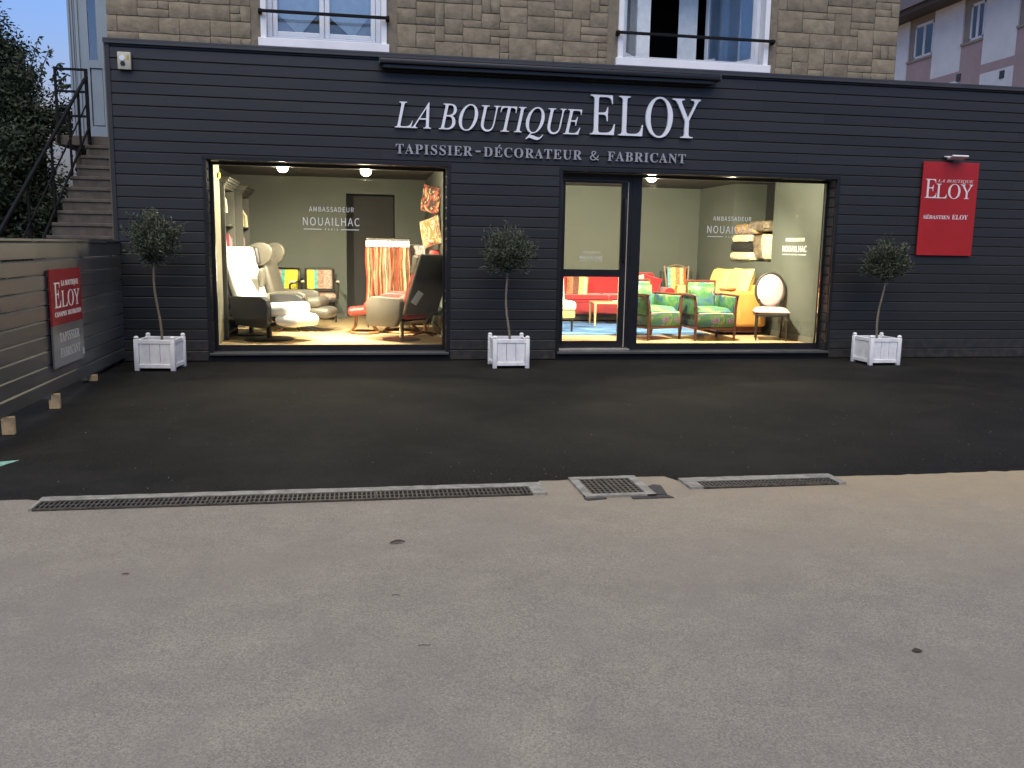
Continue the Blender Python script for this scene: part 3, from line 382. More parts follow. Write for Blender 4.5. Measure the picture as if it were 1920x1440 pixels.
GLYPHS = '''{"bold":{"A":[437,[[[37,0,-9,0,-9,6],[-9,12,-9,18,4,18],[15,22,24,30,32,38],[41,53,49,75,101,205],[154,336,206,466,212,466],[218,466,224,465,278,339],[331,213,384,87,394,62],[403,45,411,34,419,24],[429,18,443,18,443,12],[443,6,443,0,372,0],[300,0,229,0,229,6],[229,12,229,18,265,18],[283,27,283,46,283,52],[280,64,273,81,266,98],[259,115,253,132,203,132],[153,132,103,132,95,112],[87,91,79,71,77,67],[76,63,76,59,75,54],[75,51,75,48,75,28],[91,18,124,18,125,18],[126,18,128,18,128,12],[128,6,128,0,82,0]],[[135,213,113,161,156,161],[199,161,242,161,220,213],[198,266,177,319,156,266]]]],"B":[443,[[[90,0,16,0,16,6],[16,12,16,17,39,18],[54,23,62,32,71,41],[75,58,75,82,75,178],[75,273,75,369,75,388],[73,403,69,412,66,422],[60,429,51,433,43,437],[31,439,15,439,15,444],[15,450,15,455,84,455],[152,455,220,455,338,455],[396,420,396,351,396,296],[360,261,287,247,375,231],[418,192,418,132,418,90],[403,58,371,35,339,12],[295,0,238,0,164,0]],[[182,298,182,252,184,252],[186,252,188,252,224,252],[249,259,263,272,278,286],[285,310,285,345,285,376],[280,398,269,412,259,427],[241,434,216,434,201,434],[192,431,188,425,184,419],[182,407,182,391,182,345]],[[206,24,222,24,251,24],[271,32,283,49,295,66],[301,92,301,128,301,165],[293,192,277,208,261,223],[235,231,197,231,192,231],[187,231,182,231,182,176],[182,120,182,65,182,50],[185,39,190,33,196,27]]]],"C":[468,[[[338,-11,257,-11,212,-11],[172,-1,137,20,103,40],[75,68,56,104,36,140],[26,182,26,228,26,274],[36,315,56,351,76,387],[104,414,139,435,174,455],[214,465,259,465,290,465],[326,457,367,440,374,437],[381,435,388,435,404,435],[415,445,419,465,425,465],[431,465,437,465,437,413],[437,361,437,308,431,308],[425,308,420,308,405,350],[383,383,356,407,329,431],[299,443,265,443,184,443],[144,371,144,226,144,91],[188,24,278,24,305,24],[332,31,358,45,384,59],[408,79,428,106,435,100],[441,94,447,89,401,22]]]],"D":[496,[[[90,0,20,0,20,6],[20,12,20,17,41,18],[55,22,63,30,70,37],[74,52,74,75,74,174],[74,274,74,374,74,400],[70,418,61,426,52,434],[37,439,15,439,15,444],[15,450,15,455,84,455],[153,455,222,455,302,455],[363,436,405,396,447,357],[468,301,468,228,468,76],[388,0,228,0,159,0]],[[206,24,222,24,266,24],[299,41,319,75,340,109],[351,160,351,229,351,365],[308,433,223,433,206,433],[195,430,190,423,185,417],[182,404,182,385,182,281],[182,176,182,72,182,53],[185,40,190,34,195,27]]]],"E":[442,[[[143,0,14,0,14,6],[14,11,14,17,38,17],[54,21,62,30,71,38],[75,54,75,78,75,175],[75,272,75,369,75,398],[71,417,62,425,53,434],[38,439,16,439,16,444],[16,450,16,455,144,455],[271,455,399,455,399,410],[399,365,399,320,394,320],[389,320,383,320,378,361],[364,390,340,406,317,422],[281,430,232,430,217,430],[207,430,200,428,193,427],[188,423,186,417,184,411],[183,401,183,388,183,341],[183,293,183,246,186,246],[190,246,193,246,223,246],[245,254,259,269,273,284],[283,310,288,345,293,345],[299,345,304,345,304,270],[304,194,304,118,299,118],[293,118,287,118,285,145],[280,166,273,181,266,197],[255,207,241,213,227,219],[208,222,185,222,184,222],[184,222,183,222,183,171],[183,119,183,67,183,51],[186,40,192,35,198,30],[211,28,230,28,263,28],[291,31,313,39,336,46],[355,58,371,75,386,92],[400,114,411,143,417,143],[424,143,430,143,421,95],[411,48,402,0,273,0]]]],"F":[404,[[[96,0,15,0,15,6],[15,12,15,17,39,19],[54,25,62,34,71,43],[75,59,75,84,75,181],[75,278,75,375,75,399],[70,415,61,423,53,431],[37,436,14,439,14,444],[14,450,14,455,141,455],[267,455,394,455,394,410],[394,365,394,320,388,320],[383,320,377,320,373,347],[366,369,355,385,345,402],[330,413,310,420,290,428],[263,431,230,431,217,431],[207,431,200,429,193,428],[188,426,186,421,183,417],[182,409,182,398,182,348],[182,298,182,247,185,247],[187,247,190,247,220,247],[242,255,256,270,270,286],[280,311,284,347,290,347],[296,347,302,347,302,270],[302,194,302,118,296,118],[291,118,285,118,280,158],[271,185,257,200,242,216],[220,224,189,224,186,224],[184,224,182,224,182,176],[182,128,182,81,182,64],[184,52,188,43,192,33],[199,27,210,24,220,20],[236,18,257,17,257,12],[257,6,257,0,176,0]]]],"I":[261,[[[91,0,13,0,13,6],[13,12,13,17,36,20],[52,25,61,32,71,40],[75,54,75,75,75,179],[75,283,75,387,75,407],[71,421,63,427,55,434],[39,438,13,439,13,444],[13,450,13,455,90,455],[167,455,244,455,244,450],[244,444,244,439,221,438],[204,434,196,427,187,421],[183,407,183,387,183,284],[183,180,183,77,183,63],[184,52,187,44,191,36],[197,30,206,26,215,22],[228,19,246,17,246,12],[246,6,246,0,168,0]]]],"N":[494,[[[409,-11,403,-11,304,109],[206,230,107,350,107,259],[107,169,107,79,107,55],[111,39,119,31,126,23],[142,18,167,17,167,12],[167,6,167,0,117,0],[68,0,18,0,18,6],[18,12,18,17,34,18],[46,20,54,23,62,27],[68,33,71,41,74,50],[76,62,76,79,76,182],[76,285,76,388,53,416],[40,431,36,433,32,435],[26,437,18,439,18,444],[18,450,18,455,64,455],[110,455,156,455,235,360],[313,264,391,169,391,238],[391,308,391,377,391,394],[389,406,386,414,383,422],[377,428,369,431,360,435],[348,437,331,439,331,444],[331,450,331,455,381,455],[430,455,480,455,480,450],[480,444,480,439,456,438],[441,433,433,425,426,416],[422,400,422,377,422,248],[422,118,422,-11,415,-11]]]],"O":[525,[[[295,-11,261,-11,227,-11],[197,-5,169,7,140,19],[116,36,94,58,73,79],[57,105,45,134,33,163],[28,194,28,228,28,261],[33,292,45,321,57,350],[73,376,95,397,116,419],[141,436,170,448,199,460],[231,466,265,466,298,466],[329,460,357,448,385,436],[410,420,431,399,452,377],[469,352,481,323,492,294],[498,262,498,228,498,194],[492,163,481,134,469,105],[452,79,430,58,409,36],[384,19,355,7,326,-5]],[[228,12,265,12,341,12],[379,84,379,228,379,298],[369,352,348,389,326,425],[297,443,260,443,183,443],[145,371,145,228,145,157],[156,104,177,67,199,30]]]],"P":[418,[[[91,0,15,0,15,6],[15,12,15,17,39,18],[54,23,62,32,71,40],[75,56,75,81,75,180],[75,279,75,379,75,400],[70,415,62,424,54,432],[39,437,16,439,16,444],[16,450,16,455,82,455],[148,455,214,455,271,455],[312,450,336,440,359,430],[377,416,390,398,403,379],[409,357,409,332,409,294],[395,263,367,240,338,217],[297,206,242,206,222,206],[202,206,182,206,182,164],[182,122,182,81,182,56],[186,40,194,32,202,23],[218,18,242,17,242,12],[242,6,242,0,166,0]],[[182,286,182,230,188,230],[195,230,201,230,235,230],[258,237,272,253,285,268],[292,293,292,329,292,364],[286,390,275,406,264,423],[244,431,216,431,203,431],[194,429,189,424,184,419],[182,410,182,398,182,342]]]],"R":[473,[[[91,0,15,0,15,6],[15,12,15,17,39,18],[54,23,62,32,71,40],[75,56,75,81,75,180],[75,279,75,379,75,400],[70,415,62,424,54,432],[39,437,16,439,16,444],[16,450,16,455,83,455],[150,455,217,455,284,455],[334,445,367,426,400,406],[417,376,417,334,417,279],[383,242,315,224,354,166],[393,108,432,50,439,39],[446,31,452,26,458,20],[467,17,478,17,479,17],[480,17,480,17,480,12],[480,6,480,0,433,0],[386,0,338,0,293,71],[247,141,201,212,195,212],[188,212,182,212,182,168],[182,124,182,81,182,56],[186,40,194,32,202,23],[218,18,242,17,242,12],[242,6,242,0,166,0]],[[182,284,182,234,189,234],[196,234,203,234,238,234],[264,242,280,258,296,275],[304,300,304,336,304,399],[277,431,224,431,206,431],[195,428,190,422,185,417],[182,404,182,385,182,335]]]],"S":[390,[[[49,-11,43,-11,43,45],[43,102,43,158,49,158],[56,158,62,158,73,109],[90,73,111,50,133,26],[162,15,197,15,222,15],[242,22,257,36,271,50],[279,68,279,89,279,119],[261,142,225,160,204,170],[183,180,163,191,124,210],[95,231,77,253,59,274],[50,301,50,332,50,359],[56,383,67,403,79,423],[95,438,115,449,136,460],[159,466,185,466,198,466],[213,465,229,461,246,458],[263,454,282,448,286,447],[289,446,291,446,294,445],[297,445,300,445,311,445],[318,452,320,466,327,466],[333,466,339,466,339,417],[339,368,339,319,334,319],[328,319,322,319,316,344],[306,366,293,385,281,404],[265,418,248,429,231,439],[213,445,194,445,171,445],[153,439,140,426,126,414],[120,399,120,380,120,363],[125,348,137,336,149,325],[166,314,189,303,210,293],[232,283,253,273,281,260],[302,247,317,233,333,219],[344,204,350,188,356,172],[359,154,359,133,359,104],[352,79,339,58,325,36],[306,20,281,8,256,-4],[226,-10,192,-10,181,-10],[170,-9,158,-8,147,-6],[136,-3,126,1,114,5],[105,8,98,9,91,11],[87,12,85,12,77,12],[72,10,69,7,66,4],[63,-2,61,-11,55,-11]]]],"T":[423,[[[171,0,92,0,92,6],[92,12,92,17,116,17],[133,22,142,31,151,40],[156,56,156,81,156,198],[156,316,156,433,154,433],[151,433,149,433,114,433],[86,423,65,403,45,383],[32,355,29,318,23,318],[17,318,11,318,11,364],[11,409,11,455,144,455],[277,455,410,455,410,409],[410,363,410,317,405,317],[399,317,394,317,386,394],[344,433,269,433,267,433],[265,433,263,433,263,316],[263,198,263,81,263,56],[268,39,276,30,285,22],[302,17,328,17,328,12],[328,6,328,0,249,0]]]],"U":[492,[[[307,-13,248,-13,186,-13],[141,1,114,29,87,56],[73,98,73,155,73,230],[73,304,73,379,73,400],[69,415,61,424,52,432],[37,437,15,439,15,444],[15,450,15,455,90,455],[165,455,240,455,240,450],[240,444,240,439,224,437],[211,435,202,432,194,429],[188,423,185,415,182,407],[181,395,181,379,181,299],[181,219,181,140,181,100],[188,71,203,51,218,32],[242,22,275,22,353,22],[392,68,392,159,392,232],[392,305,392,378,392,400],[388,415,379,423,371,432],[354,437,328,439,328,444],[328,450,328,455,377,455],[426,455,474,455,474,450],[474,444,474,439,454,436],[440,430,433,421,426,413],[422,398,422,378,422,313],[422,247,422,181,422,112],[408,62,380,32,351,2]]]],"Y":[426,[[[177,0,101,0,101,6],[101,12,101,17,125,18],[140,23,148,32,156,40],[161,56,161,81,161,113],[161,146,161,179,122,248],[84,317,46,387,34,409],[24,423,14,429,10,432],[5,434,1,435,-4,437],[-9,437,-13,438,-13,444],[-13,450,-13,455,60,455],[133,455,207,455,207,450],[207,444,207,438,203,438],[199,438,195,438,183,438],[174,436,167,432,159,428],[156,423,156,416,156,410],[158,402,164,392,192,336],[220,281,248,226,277,272],[305,319,333,366,343,383],[349,397,349,408,349,428],[332,438,298,438,297,438],[296,438,295,438,295,444],[295,450,295,455,343,455],[391,455,439,455,439,450],[439,444,439,438,428,437],[418,432,409,424,400,417],[392,406,383,392,345,329],[306,266,268,203,268,163],[268,122,268,81,268,56],[272,40,280,32,288,23],[304,18,328,17,328,12],[328,6,328,0,252,0]]]],"L":[426,[[[144,0,15,0,15,6],[15,12,15,17,39,18],[54,23,62,32,71,40],[75,56,75,81,75,180],[75,279,75,379,75,401],[70,416,62,425,54,433],[39,438,16,439,16,444],[16,450,16,455,94,455],[172,455,250,455,250,450],[250,444,250,439,232,439],[218,437,208,434,198,431],[192,425,188,416,184,408],[182,395,182,379,182,280],[182,181,182,83,182,67],[183,55,185,47,188,39],[192,34,200,31,207,29],[218,28,234,28,266,28],[293,32,315,40,336,48],[355,61,370,80,385,98],[398,123,409,154,415,154],[421,154,427,154,419,103],[410,51,402,0,273,0]]]],"Q":[525,[[[415,-116,378,-116,287,-116],[223,-77,187,-1,154,11],[125,28,101,50,78,72],[59,99,47,129,34,159],[28,192,28,228,28,261],[33,292,45,321,57,350],[73,376,95,397,116,419],[141,436,170,448,199,460],[231,466,265,466,298,466],[329,460,357,448,385,436],[410,420,431,399,452,377],[469,352,481,323,492,294],[498,262,498,228,498,173],[484,126,454,86,424,45],[383,17,330,0,355,-54],[394,-81,445,-81,458,-81],[474,-78,492,-73,493,-79],[494,-86,495,-92,454,-108]],[[229,12,265,12,342,12],[380,84,380,228,380,298],[369,352,348,389,326,425],[297,443,260,443,183,443],[145,371,145,228,145,157],[156,104,178,67,199,30]]]]},"ital":{"L":[449,[[[107,0,-24,0,-23,4],[-22,9,-21,13,-20,13],[-19,13,-18,13,3,13],[18,17,28,26,37,34],[45,49,52,73,79,177],[107,281,135,385,137,392],[139,399,140,405,141,411],[142,415,142,419,142,430],[138,438,130,443,122,448],[109,450,91,451,92,456],[93,460,94,465,156,465],[217,465,279,465,277,460],[276,456,274,452,254,452],[240,448,230,440,220,431],[212,416,206,393,179,293],[152,192,125,92,122,80],[119,71,118,64,116,57],[116,53,116,51,116,40],[119,32,126,29,133,25],[146,24,165,24,180,24],[196,24,212,24,247,24],[276,27,298,33,319,39],[338,49,354,65,369,81],[384,103,399,132,403,132],[407,132,412,132,397,88],[383,44,368,0,237,0]]]],"A":[463,[[[-31,0,-85,0,-84,4],[-83,9,-82,13,-52,13],[-25,27,0,56,13,70],[48,112,107,182,167,251],[249,349,356,475,360,475],[365,475,369,475,364,336],[358,197,353,58,352,42],[357,30,366,24,375,17],[390,14,411,13,410,9],[410,4,409,0,346,0],[284,0,221,0,222,4],[223,9,224,13,225,13],[227,13,229,13,251,13],[265,17,273,26,280,35],[285,52,285,78,286,105],[287,131,288,158,236,158],[185,158,133,158,126,158],[120,155,116,150,99,130],[82,110,65,90,43,63],[32,45,32,36,32,27],[35,21,43,17,50,14],[62,13,79,13,77,9],[76,4,75,0,22,0]],[[195,244,143,183,192,183],[241,183,289,183,292,244],[295,305,298,367,246,305]]]],"B":[439,[[[35,0,-34,0,-32,4],[-31,9,-30,13,-29,13],[-28,13,-27,13,-6,13],[10,18,19,27,29,35],[36,51,42,73,70,177],[98,281,126,385,130,399],[132,411,132,420,132,431],[128,439,120,443,112,448],[99,450,81,451,82,456],[84,460,85,465,142,465],[199,465,256,465,359,465],[410,431,410,365,410,310],[373,273,297,251,350,233],[376,198,376,145,376,116],[368,90,351,68,334,46],[310,30,279,18,248,6],[212,0,171,0,103,0]],[[182,259,193,259,242,259],[278,268,303,287,328,307],[340,334,340,369,340,418],[311,442,255,442,240,442],[230,441,223,440,217,438],[212,435,210,430,207,426],[204,419,201,410,199,404],[194,389,188,365,182,342],[173,310,163,269,163,265],[165,262,170,261,174,259]],[[136,21,153,21,201,21],[238,32,263,56,288,79],[301,111,301,152,301,181],[292,203,274,217,257,230],[230,237,194,237,180,237],[170,237,163,235,156,234],[152,230,150,222,136,172],[123,122,109,73,109,68],[108,63,106,58,105,52],[105,48,105,44,105,34],[109,28,116,25,124,22]]]],"O":[516,[[[251,-10,200,-10,163,-10],[132,-3,105,11,78,25],[58,44,43,70,29,96],[21,126,21,162,21,192],[27,223,38,253,49,283],[65,311,84,338,104,365],[126,388,151,409,177,429],[204,445,232,457,261,469],[290,475,319,475,356,475],[387,468,413,453,439,439],[459,419,473,393,487,367],[494,337,494,302,494,278],[490,252,482,227,474,201],[463,176,449,152,435,128],[419,105,400,85,381,64],[361,47,340,32,298,4]],[[168,10,201,10,224,10],[246,16,268,29,289,41],[309,58,327,80,345,101],[361,126,375,153,389,181],[399,210,407,240,415,271],[418,301,418,331,418,371],[410,402,393,423,376,444],[352,455,320,455,296,455],[272,448,248,434,225,419],[203,400,182,374,162,349],[145,320,130,286,120,261],[111,236,106,211,100,186],[97,162,97,137,97,96],[106,65,125,43,143,21]]]],"U":[491,[[[236,-10,200,-10,154,-10],[118,1,92,24,65,46],[52,76,52,113,52,129],[56,152,64,181,82,250],[101,319,119,388,123,402],[125,413,125,420,125,432],[121,440,112,444,104,449],[89,451,68,452,69,456],[70,460,71,465,137,465],[202,465,267,465,266,460],[266,456,265,452,262,452],[260,452,258,452,236,452],[221,447,210,436,200,425],[191,407,185,381,168,319],[152,256,135,193,124,153],[119,126,119,109,119,82],[127,61,144,46,161,30],[185,23,216,23,242,23],[264,28,284,38,304,47],[320,61,332,79,344,97],[357,131,370,181,385,239],[401,297,416,355,423,379],[426,398,426,412,426,427],[423,438,415,443,407,449],[393,452,373,452,374,456],[375,460,375,465,428,465],[480,465,532,465,531,460],[531,456,530,452,527,452],[524,452,520,452,495,452],[478,441,467,420,465,415],[462,407,458,396,454,385],[451,372,447,357,430,292],[413,228,396,163,384,121],[370,87,354,62,337,36],[316,18,291,7,266,-4]]]],"T":[420,[[[120,0,50,0,51,4],[51,9,52,13,54,13],[56,13,58,13,74,13],[87,15,97,19,107,23],[115,30,121,41,127,52],[133,68,139,89,169,199],[199,308,228,417,230,421],[230,425,230,429,230,437],[224,441,212,441,206,441],[200,441,194,441,166,441],[143,438,126,432,108,426],[94,417,84,404,74,391],[66,373,59,352,54,352],[49,353,44,353,54,390],[64,428,74,465,203,465],[332,465,461,465,454,426],[446,388,439,350,435,350],[431,350,426,350,427,353],[427,357,427,361,427,364],[427,368,427,371,427,396],[422,414,410,425,399,435],[378,441,346,441,337,441],[328,441,318,441,313,441],[308,439,305,437,302,434],[300,429,298,423,268,313],[238,203,208,93,201,70],[198,54,198,43,198,31],[203,24,212,19,221,15],[236,13,257,13,260,13],[262,13,265,13,263,9],[262,4,261,0,190,0]]]],"I":[245,[[[32,0,-31,0,-30,4],[-28,9,-27,13,-26,13],[-25,13,-24,13,-10,13],[1,15,10,18,18,21],[25,27,30,36,36,44],[41,56,45,73,73,177],[101,281,129,385,133,400],[135,412,135,419,135,430],[131,438,123,443,115,448],[102,450,84,451,85,456],[87,460,88,465,150,465],[213,465,275,465,274,460],[273,456,272,451,270,451],[268,451,267,451,247,451],[233,447,224,439,214,431],[206,415,200,392,172,288],[144,184,116,80,112,65],[110,53,110,45,110,34],[114,26,122,21,130,17],[143,14,161,13,159,9],[158,4,157,0,94,0]]]],"Q":[516,[[[326,-130,294,-130,280,-130],[265,-128,248,-125,232,-122],[214,-118,194,-112,174,-106],[157,-102,143,-99,129,-96],[117,-95,108,-95,84,-95],[57,-105,28,-126,26,-122],[23,-118,20,-114,61,-77],[103,-40,144,-3,104,7],[74,27,53,55,32,83],[21,118,21,162,21,194],[27,225,39,256,50,286],[66,315,85,341,105,368],[127,391,152,411,178,431],[204,446,231,458,259,469],[286,475,313,475,349,475],[380,468,407,454,433,440],[454,421,468,395,483,370],[490,340,490,306,490,257],[477,210,451,164,425,117],[388,77,342,43,295,9],[245,-8,190,-8,177,-8],[168,-10,164,-14,151,-25],[139,-36,126,-46,132,-45],[138,-45,143,-45,149,-45],[155,-45,161,-45,173,-45],[188,-47,205,-50,221,-53],[240,-57,261,-64,301,-76],[329,-83,345,-83,378,-83],[412,-64,449,-26,452,-29],[456,-32,459,-35,432,-69],[406,-93,380,-107,355,-122]],[[167,11,199,11,235,11],[269,25,301,54,332,82],[359,123,381,175,404,227],[415,278,415,328,415,369],[406,400,389,421,371,443],[347,453,314,453,289,453],[265,446,242,432,219,418],[198,398,178,373,159,348],[142,319,128,286,107,235],[97,185,97,135,97,95],[106,64,124,43,142,21]]]],"E":[454,[[[95,0,-34,0,-32,4],[-31,9,-30,13,-29,13],[-28,13,-28,13,-6,13],[9,17,18,25,28,33],[35,49,42,73,70,177],[98,281,126,385,130,400],[132,412,132,419,132,430],[128,438,120,443,112,448],[99,450,81,451,82,456],[84,460,85,465,203,465],[321,465,440,465,433,431],[427,398,420,364,417,364],[413,364,409,364,409,365],[409,366,409,367,409,387],[407,403,402,414,397,424],[387,432,373,436,358,440],[337,442,309,442,290,442],[271,442,252,442,238,442],[228,441,222,439,215,437],[210,433,207,426,203,420],[200,410,196,396,184,351],[171,305,159,260,178,260],[197,260,216,260,249,260],[274,265,289,275,304,286],[315,302,321,326,325,326],[330,326,334,326,318,271],[302,216,287,161,283,161],[279,161,275,161,276,170],[277,179,277,187,277,202],[275,212,272,220,268,227],[262,231,253,234,244,236],[231,237,214,237,194,237],[174,237,154,237,140,186],[126,135,112,83,110,76],[109,69,107,62,106,56],[105,51,105,47,105,38],[109,32,116,28,123,25],[135,24,153,24,169,24],[184,24,199,24,231,24],[259,27,281,34,304,41],[324,52,341,67,358,83],[373,103,386,128,391,128],[395,128,400,128,383,85],[367,43,351,0,223,0]]]],"Y":[412,[[[116,0,48,0,49,4],[51,8,52,12,71,13],[85,15,95,18,105,21],[113,27,118,34,122,42],[127,52,130,66,142,111],[154,156,167,201,146,256],[126,311,105,366,97,388],[89,406,81,418,73,430],[64,439,53,444,43,449],[30,451,13,451,15,456],[16,460,17,465,84,465],[151,465,218,465,217,460],[215,456,214,451,194,450],[181,448,172,445,164,441],[160,434,160,423,160,419],[161,414,162,409,163,404],[165,399,167,393,186,340],[205,288,224,235,260,276],[296,317,332,358,348,375],[359,389,366,400,374,411],[377,420,377,427,377,435],[373,442,364,445,360,447],[354,448,347,449,340,450],[332,451,322,451,323,456],[325,460,326,465,379,465],[432,465,486,465,484,460],[483,455,482,450,469,450],[456,444,443,433,429,422],[412,405,392,383,340,323],[287,264,235,205,223,158],[210,112,197,66,197,62],[196,58,194,53,193,48],[193,44,193,40,193,28],[198,21,208,17,217,14],[234,12,258,12,257,8],[255,4,254,0,185,0]]]]},"sans":{"A":[213,[[[30,86,1,0,12,0],[23,0,34,0,42,26],[51,52,59,78,90,78],[121,78,153,78,161,52],[169,26,177,0,189,0],[200,0,211,0,182,86],[153,171,124,257,112,257],[100,257,88,257,59,171]],[[93,104,67,104,71,117],[75,130,79,144,89,173],[97,200,105,230,106,230],[106,230,106,230,115,201],[123,173,132,144,136,130],[141,117,145,104,119,104]]]],"M":[284,[[[35,86,35,0,45,0],[55,0,64,0,64,47],[64,95,64,142,64,164],[62,195,60,218,61,218],[61,218,62,218,69,198],[75,179,82,159,99,115],[115,70,131,26,138,26],[145,26,153,26,169,70],[185,115,201,159,208,179],[215,198,222,218,222,218],[223,218,223,218,221,195],[219,164,219,142,219,95],[219,47,219,0,229,0],[239,0,249,0,249,86],[249,171,249,257,236,257],[223,257,210,257,194,211],[177,165,161,119,155,102],[150,84,143,66,143,66],[142,66,142,66,136,84],[130,102,123,119,107,165],[91,211,74,257,61,257],[48,257,35,257,35,171]]]],"B":[230,[[[35,86,35,0,63,0],[90,0,117,0,174,0],[214,25,214,75,214,110],[193,131,162,137,162,137],[162,138,162,138,186,146],[200,168,200,194,200,239],[163,257,111,257,86,257],[61,257,35,257,35,171]],[[80,148,68,148,68,176],[68,203,68,231,81,231],[94,231,107,231,147,231],[168,220,168,190,168,164],[150,148,106,148,93,148]],[[83,26,68,26,68,58],[68,90,68,123,83,123],[97,123,112,123,158,123],[182,108,182,76,182,42],[157,26,112,26,97,26]]]],"S":[209,[[[70,-5,106,-5,160,-5],[194,28,194,68,194,106],[171,124,141,137,129,142],[116,147,104,153,84,161],[62,171,62,196,62,218],[81,233,110,233,133,233],[152,224,168,209,174,216],[179,223,185,230,167,248],[140,261,110,261,63,261],[29,233,29,193,29,156],[57,138,81,127,93,122],[105,117,118,111,142,100],[161,92,161,65,161,41],[141,24,107,24,80,24],[54,36,36,56,30,48],[23,41,17,33,39,10]]]],"D":[241,[[[35,86,35,0,57,0],[79,0,101,0,178,0],[220,48,220,129,220,211],[178,257,99,257,78,257],[57,257,35,257,35,171]],[[77,27,68,27,68,95],[68,162,68,230,77,230],[87,230,97,230,157,230],[187,194,187,129,187,64],[157,27,97,27,87,27]]]],"E":[206,[[[35,86,35,0,86,0],[136,0,187,0,187,9],[187,18,187,28,147,28],[107,28,68,28,68,59],[68,90,68,121,100,121],[132,121,165,121,165,130],[165,140,165,149,132,149],[100,149,68,149,68,176],[68,202,68,229,106,229],[145,229,183,229,183,238],[183,248,183,257,134,257],[85,257,35,257,35,171]]]],"U":[252,[[[74,-5,126,-5,179,-5],[218,23,218,106,218,156],[218,206,218,257,208,257],[198,257,187,257,187,206],[187,156,187,105,187,43],[160,24,126,24,93,24],[67,43,67,105,67,156],[67,206,67,257,56,257],[45,257,34,257,34,206],[34,156,34,106,34,23]]]],"R":[222,[[[82,135,68,135,68,167],[68,199,68,230,82,230],[96,230,111,230,151,230],[173,218,173,185,173,151],[151,135,111,135,96,135]],[[155,36,176,0,188,0],[200,0,213,0,191,37],[169,75,147,112,182,121],[205,145,205,185,205,238],[168,257,116,257,89,257],[62,257,35,257,35,171],[35,86,35,0,46,0],[57,0,68,0,68,36],[68,73,68,109,83,109],[98,109,114,109,135,73]]]],"N":[253,[[[35,86,35,0,46,0],[56,0,66,0,66,45],[66,90,66,135,66,162],[63,189,62,215,62,215],[63,215,63,215,73,197],[82,180,91,162,122,108],[153,54,185,0,196,0],[207,0,218,0,218,86],[218,171,218,257,208,257],[197,257,187,257,187,212],[187,168,187,123,187,97],[189,68,192,42,191,42],[190,42,190,42,181,60],[171,77,162,95,131,149],[100,203,68,257,57,257],[46,257,35,257,35,171]]]],"O":[260,[[[65,-5,130,-5,194,-5],[239,47,239,129,239,211],[194,261,130,261,65,261],[20,211,20,129,20,47]],[[176,24,130,24,84,24],[54,65,54,129,54,193],[84,233,130,233,176,233],[206,193,206,129,206,65]]]],"I":[103,[[[35,86,35,0,46,0],[57,0,68,0,68,86],[68,171,68,257,57,257],[46,257,35,257,35,171]]]],"L":[190,[[[35,86,35,0,84,0],[132,0,180,0,180,9],[180,18,180,28,143,28],[105,28,68,28,68,104],[68,180,68,257,57,257],[46,257,35,257,35,171]]]],"H":[255,[[[35,86,35,0,46,0],[57,0,68,0,68,40],[68,81,68,121,107,121],[147,121,187,121,187,81],[187,40,187,0,198,0],[209,0,220,0,220,86],[220,171,220,257,209,257],[198,257,187,257,187,221],[187,185,187,149,147,149],[107,149,68,149,68,185],[68,221,68,257,57,257],[46,257,35,257,35,171]]]],"C":[223,[[[68,-5,132,-5,165,-5],[190,9,211,32,205,39],[199,46,193,53,176,35],[158,24,133,24,84,24],[54,64,54,129,54,193],[86,233,134,233,157,233],[173,223,187,209,193,216],[199,223,204,230,190,246],[165,261,134,261,69,261],[20,211,20,128,20,45]]]],"P":[222,[[[35,86,35,0,46,0],[57,0,68,0,68,34],[68,68,68,102,82,102],[96,102,110,102,166,102],[204,127,204,181,204,237],[166,257,109,257,84,257],[60,257,35,257,35,171]],[[80,129,68,129,68,162],[68,196,68,230,80,230],[92,230,104,230,150,230],[172,219,172,181,172,145],[151,129,106,129,93,129]]]],"&":[238,[[[44,-5,91,-5,121,-5],[145,7,165,25,186,10],[206,0,224,-5,227,4],[229,13,232,22,218,26],[201,34,184,47,204,73],[219,104,229,138,219,138],[209,138,199,138,191,109],[179,84,163,63,139,83],[115,108,98,135,127,155],[156,177,156,211,156,241],[137,261,105,261,70,261],[47,235,47,201,47,182],[53,162,63,141,37,123],[13,101,13,67,13,25]],[[118,64,144,42,129,29],[112,21,95,21,66,21],[44,40,44,68,44,88],[58,104,76,118,94,91]],[[110,172,86,156,78,172],[74,187,74,201,74,222],[86,239,106,239,123,239],[130,225,130,210,130,187]]]]}}'''

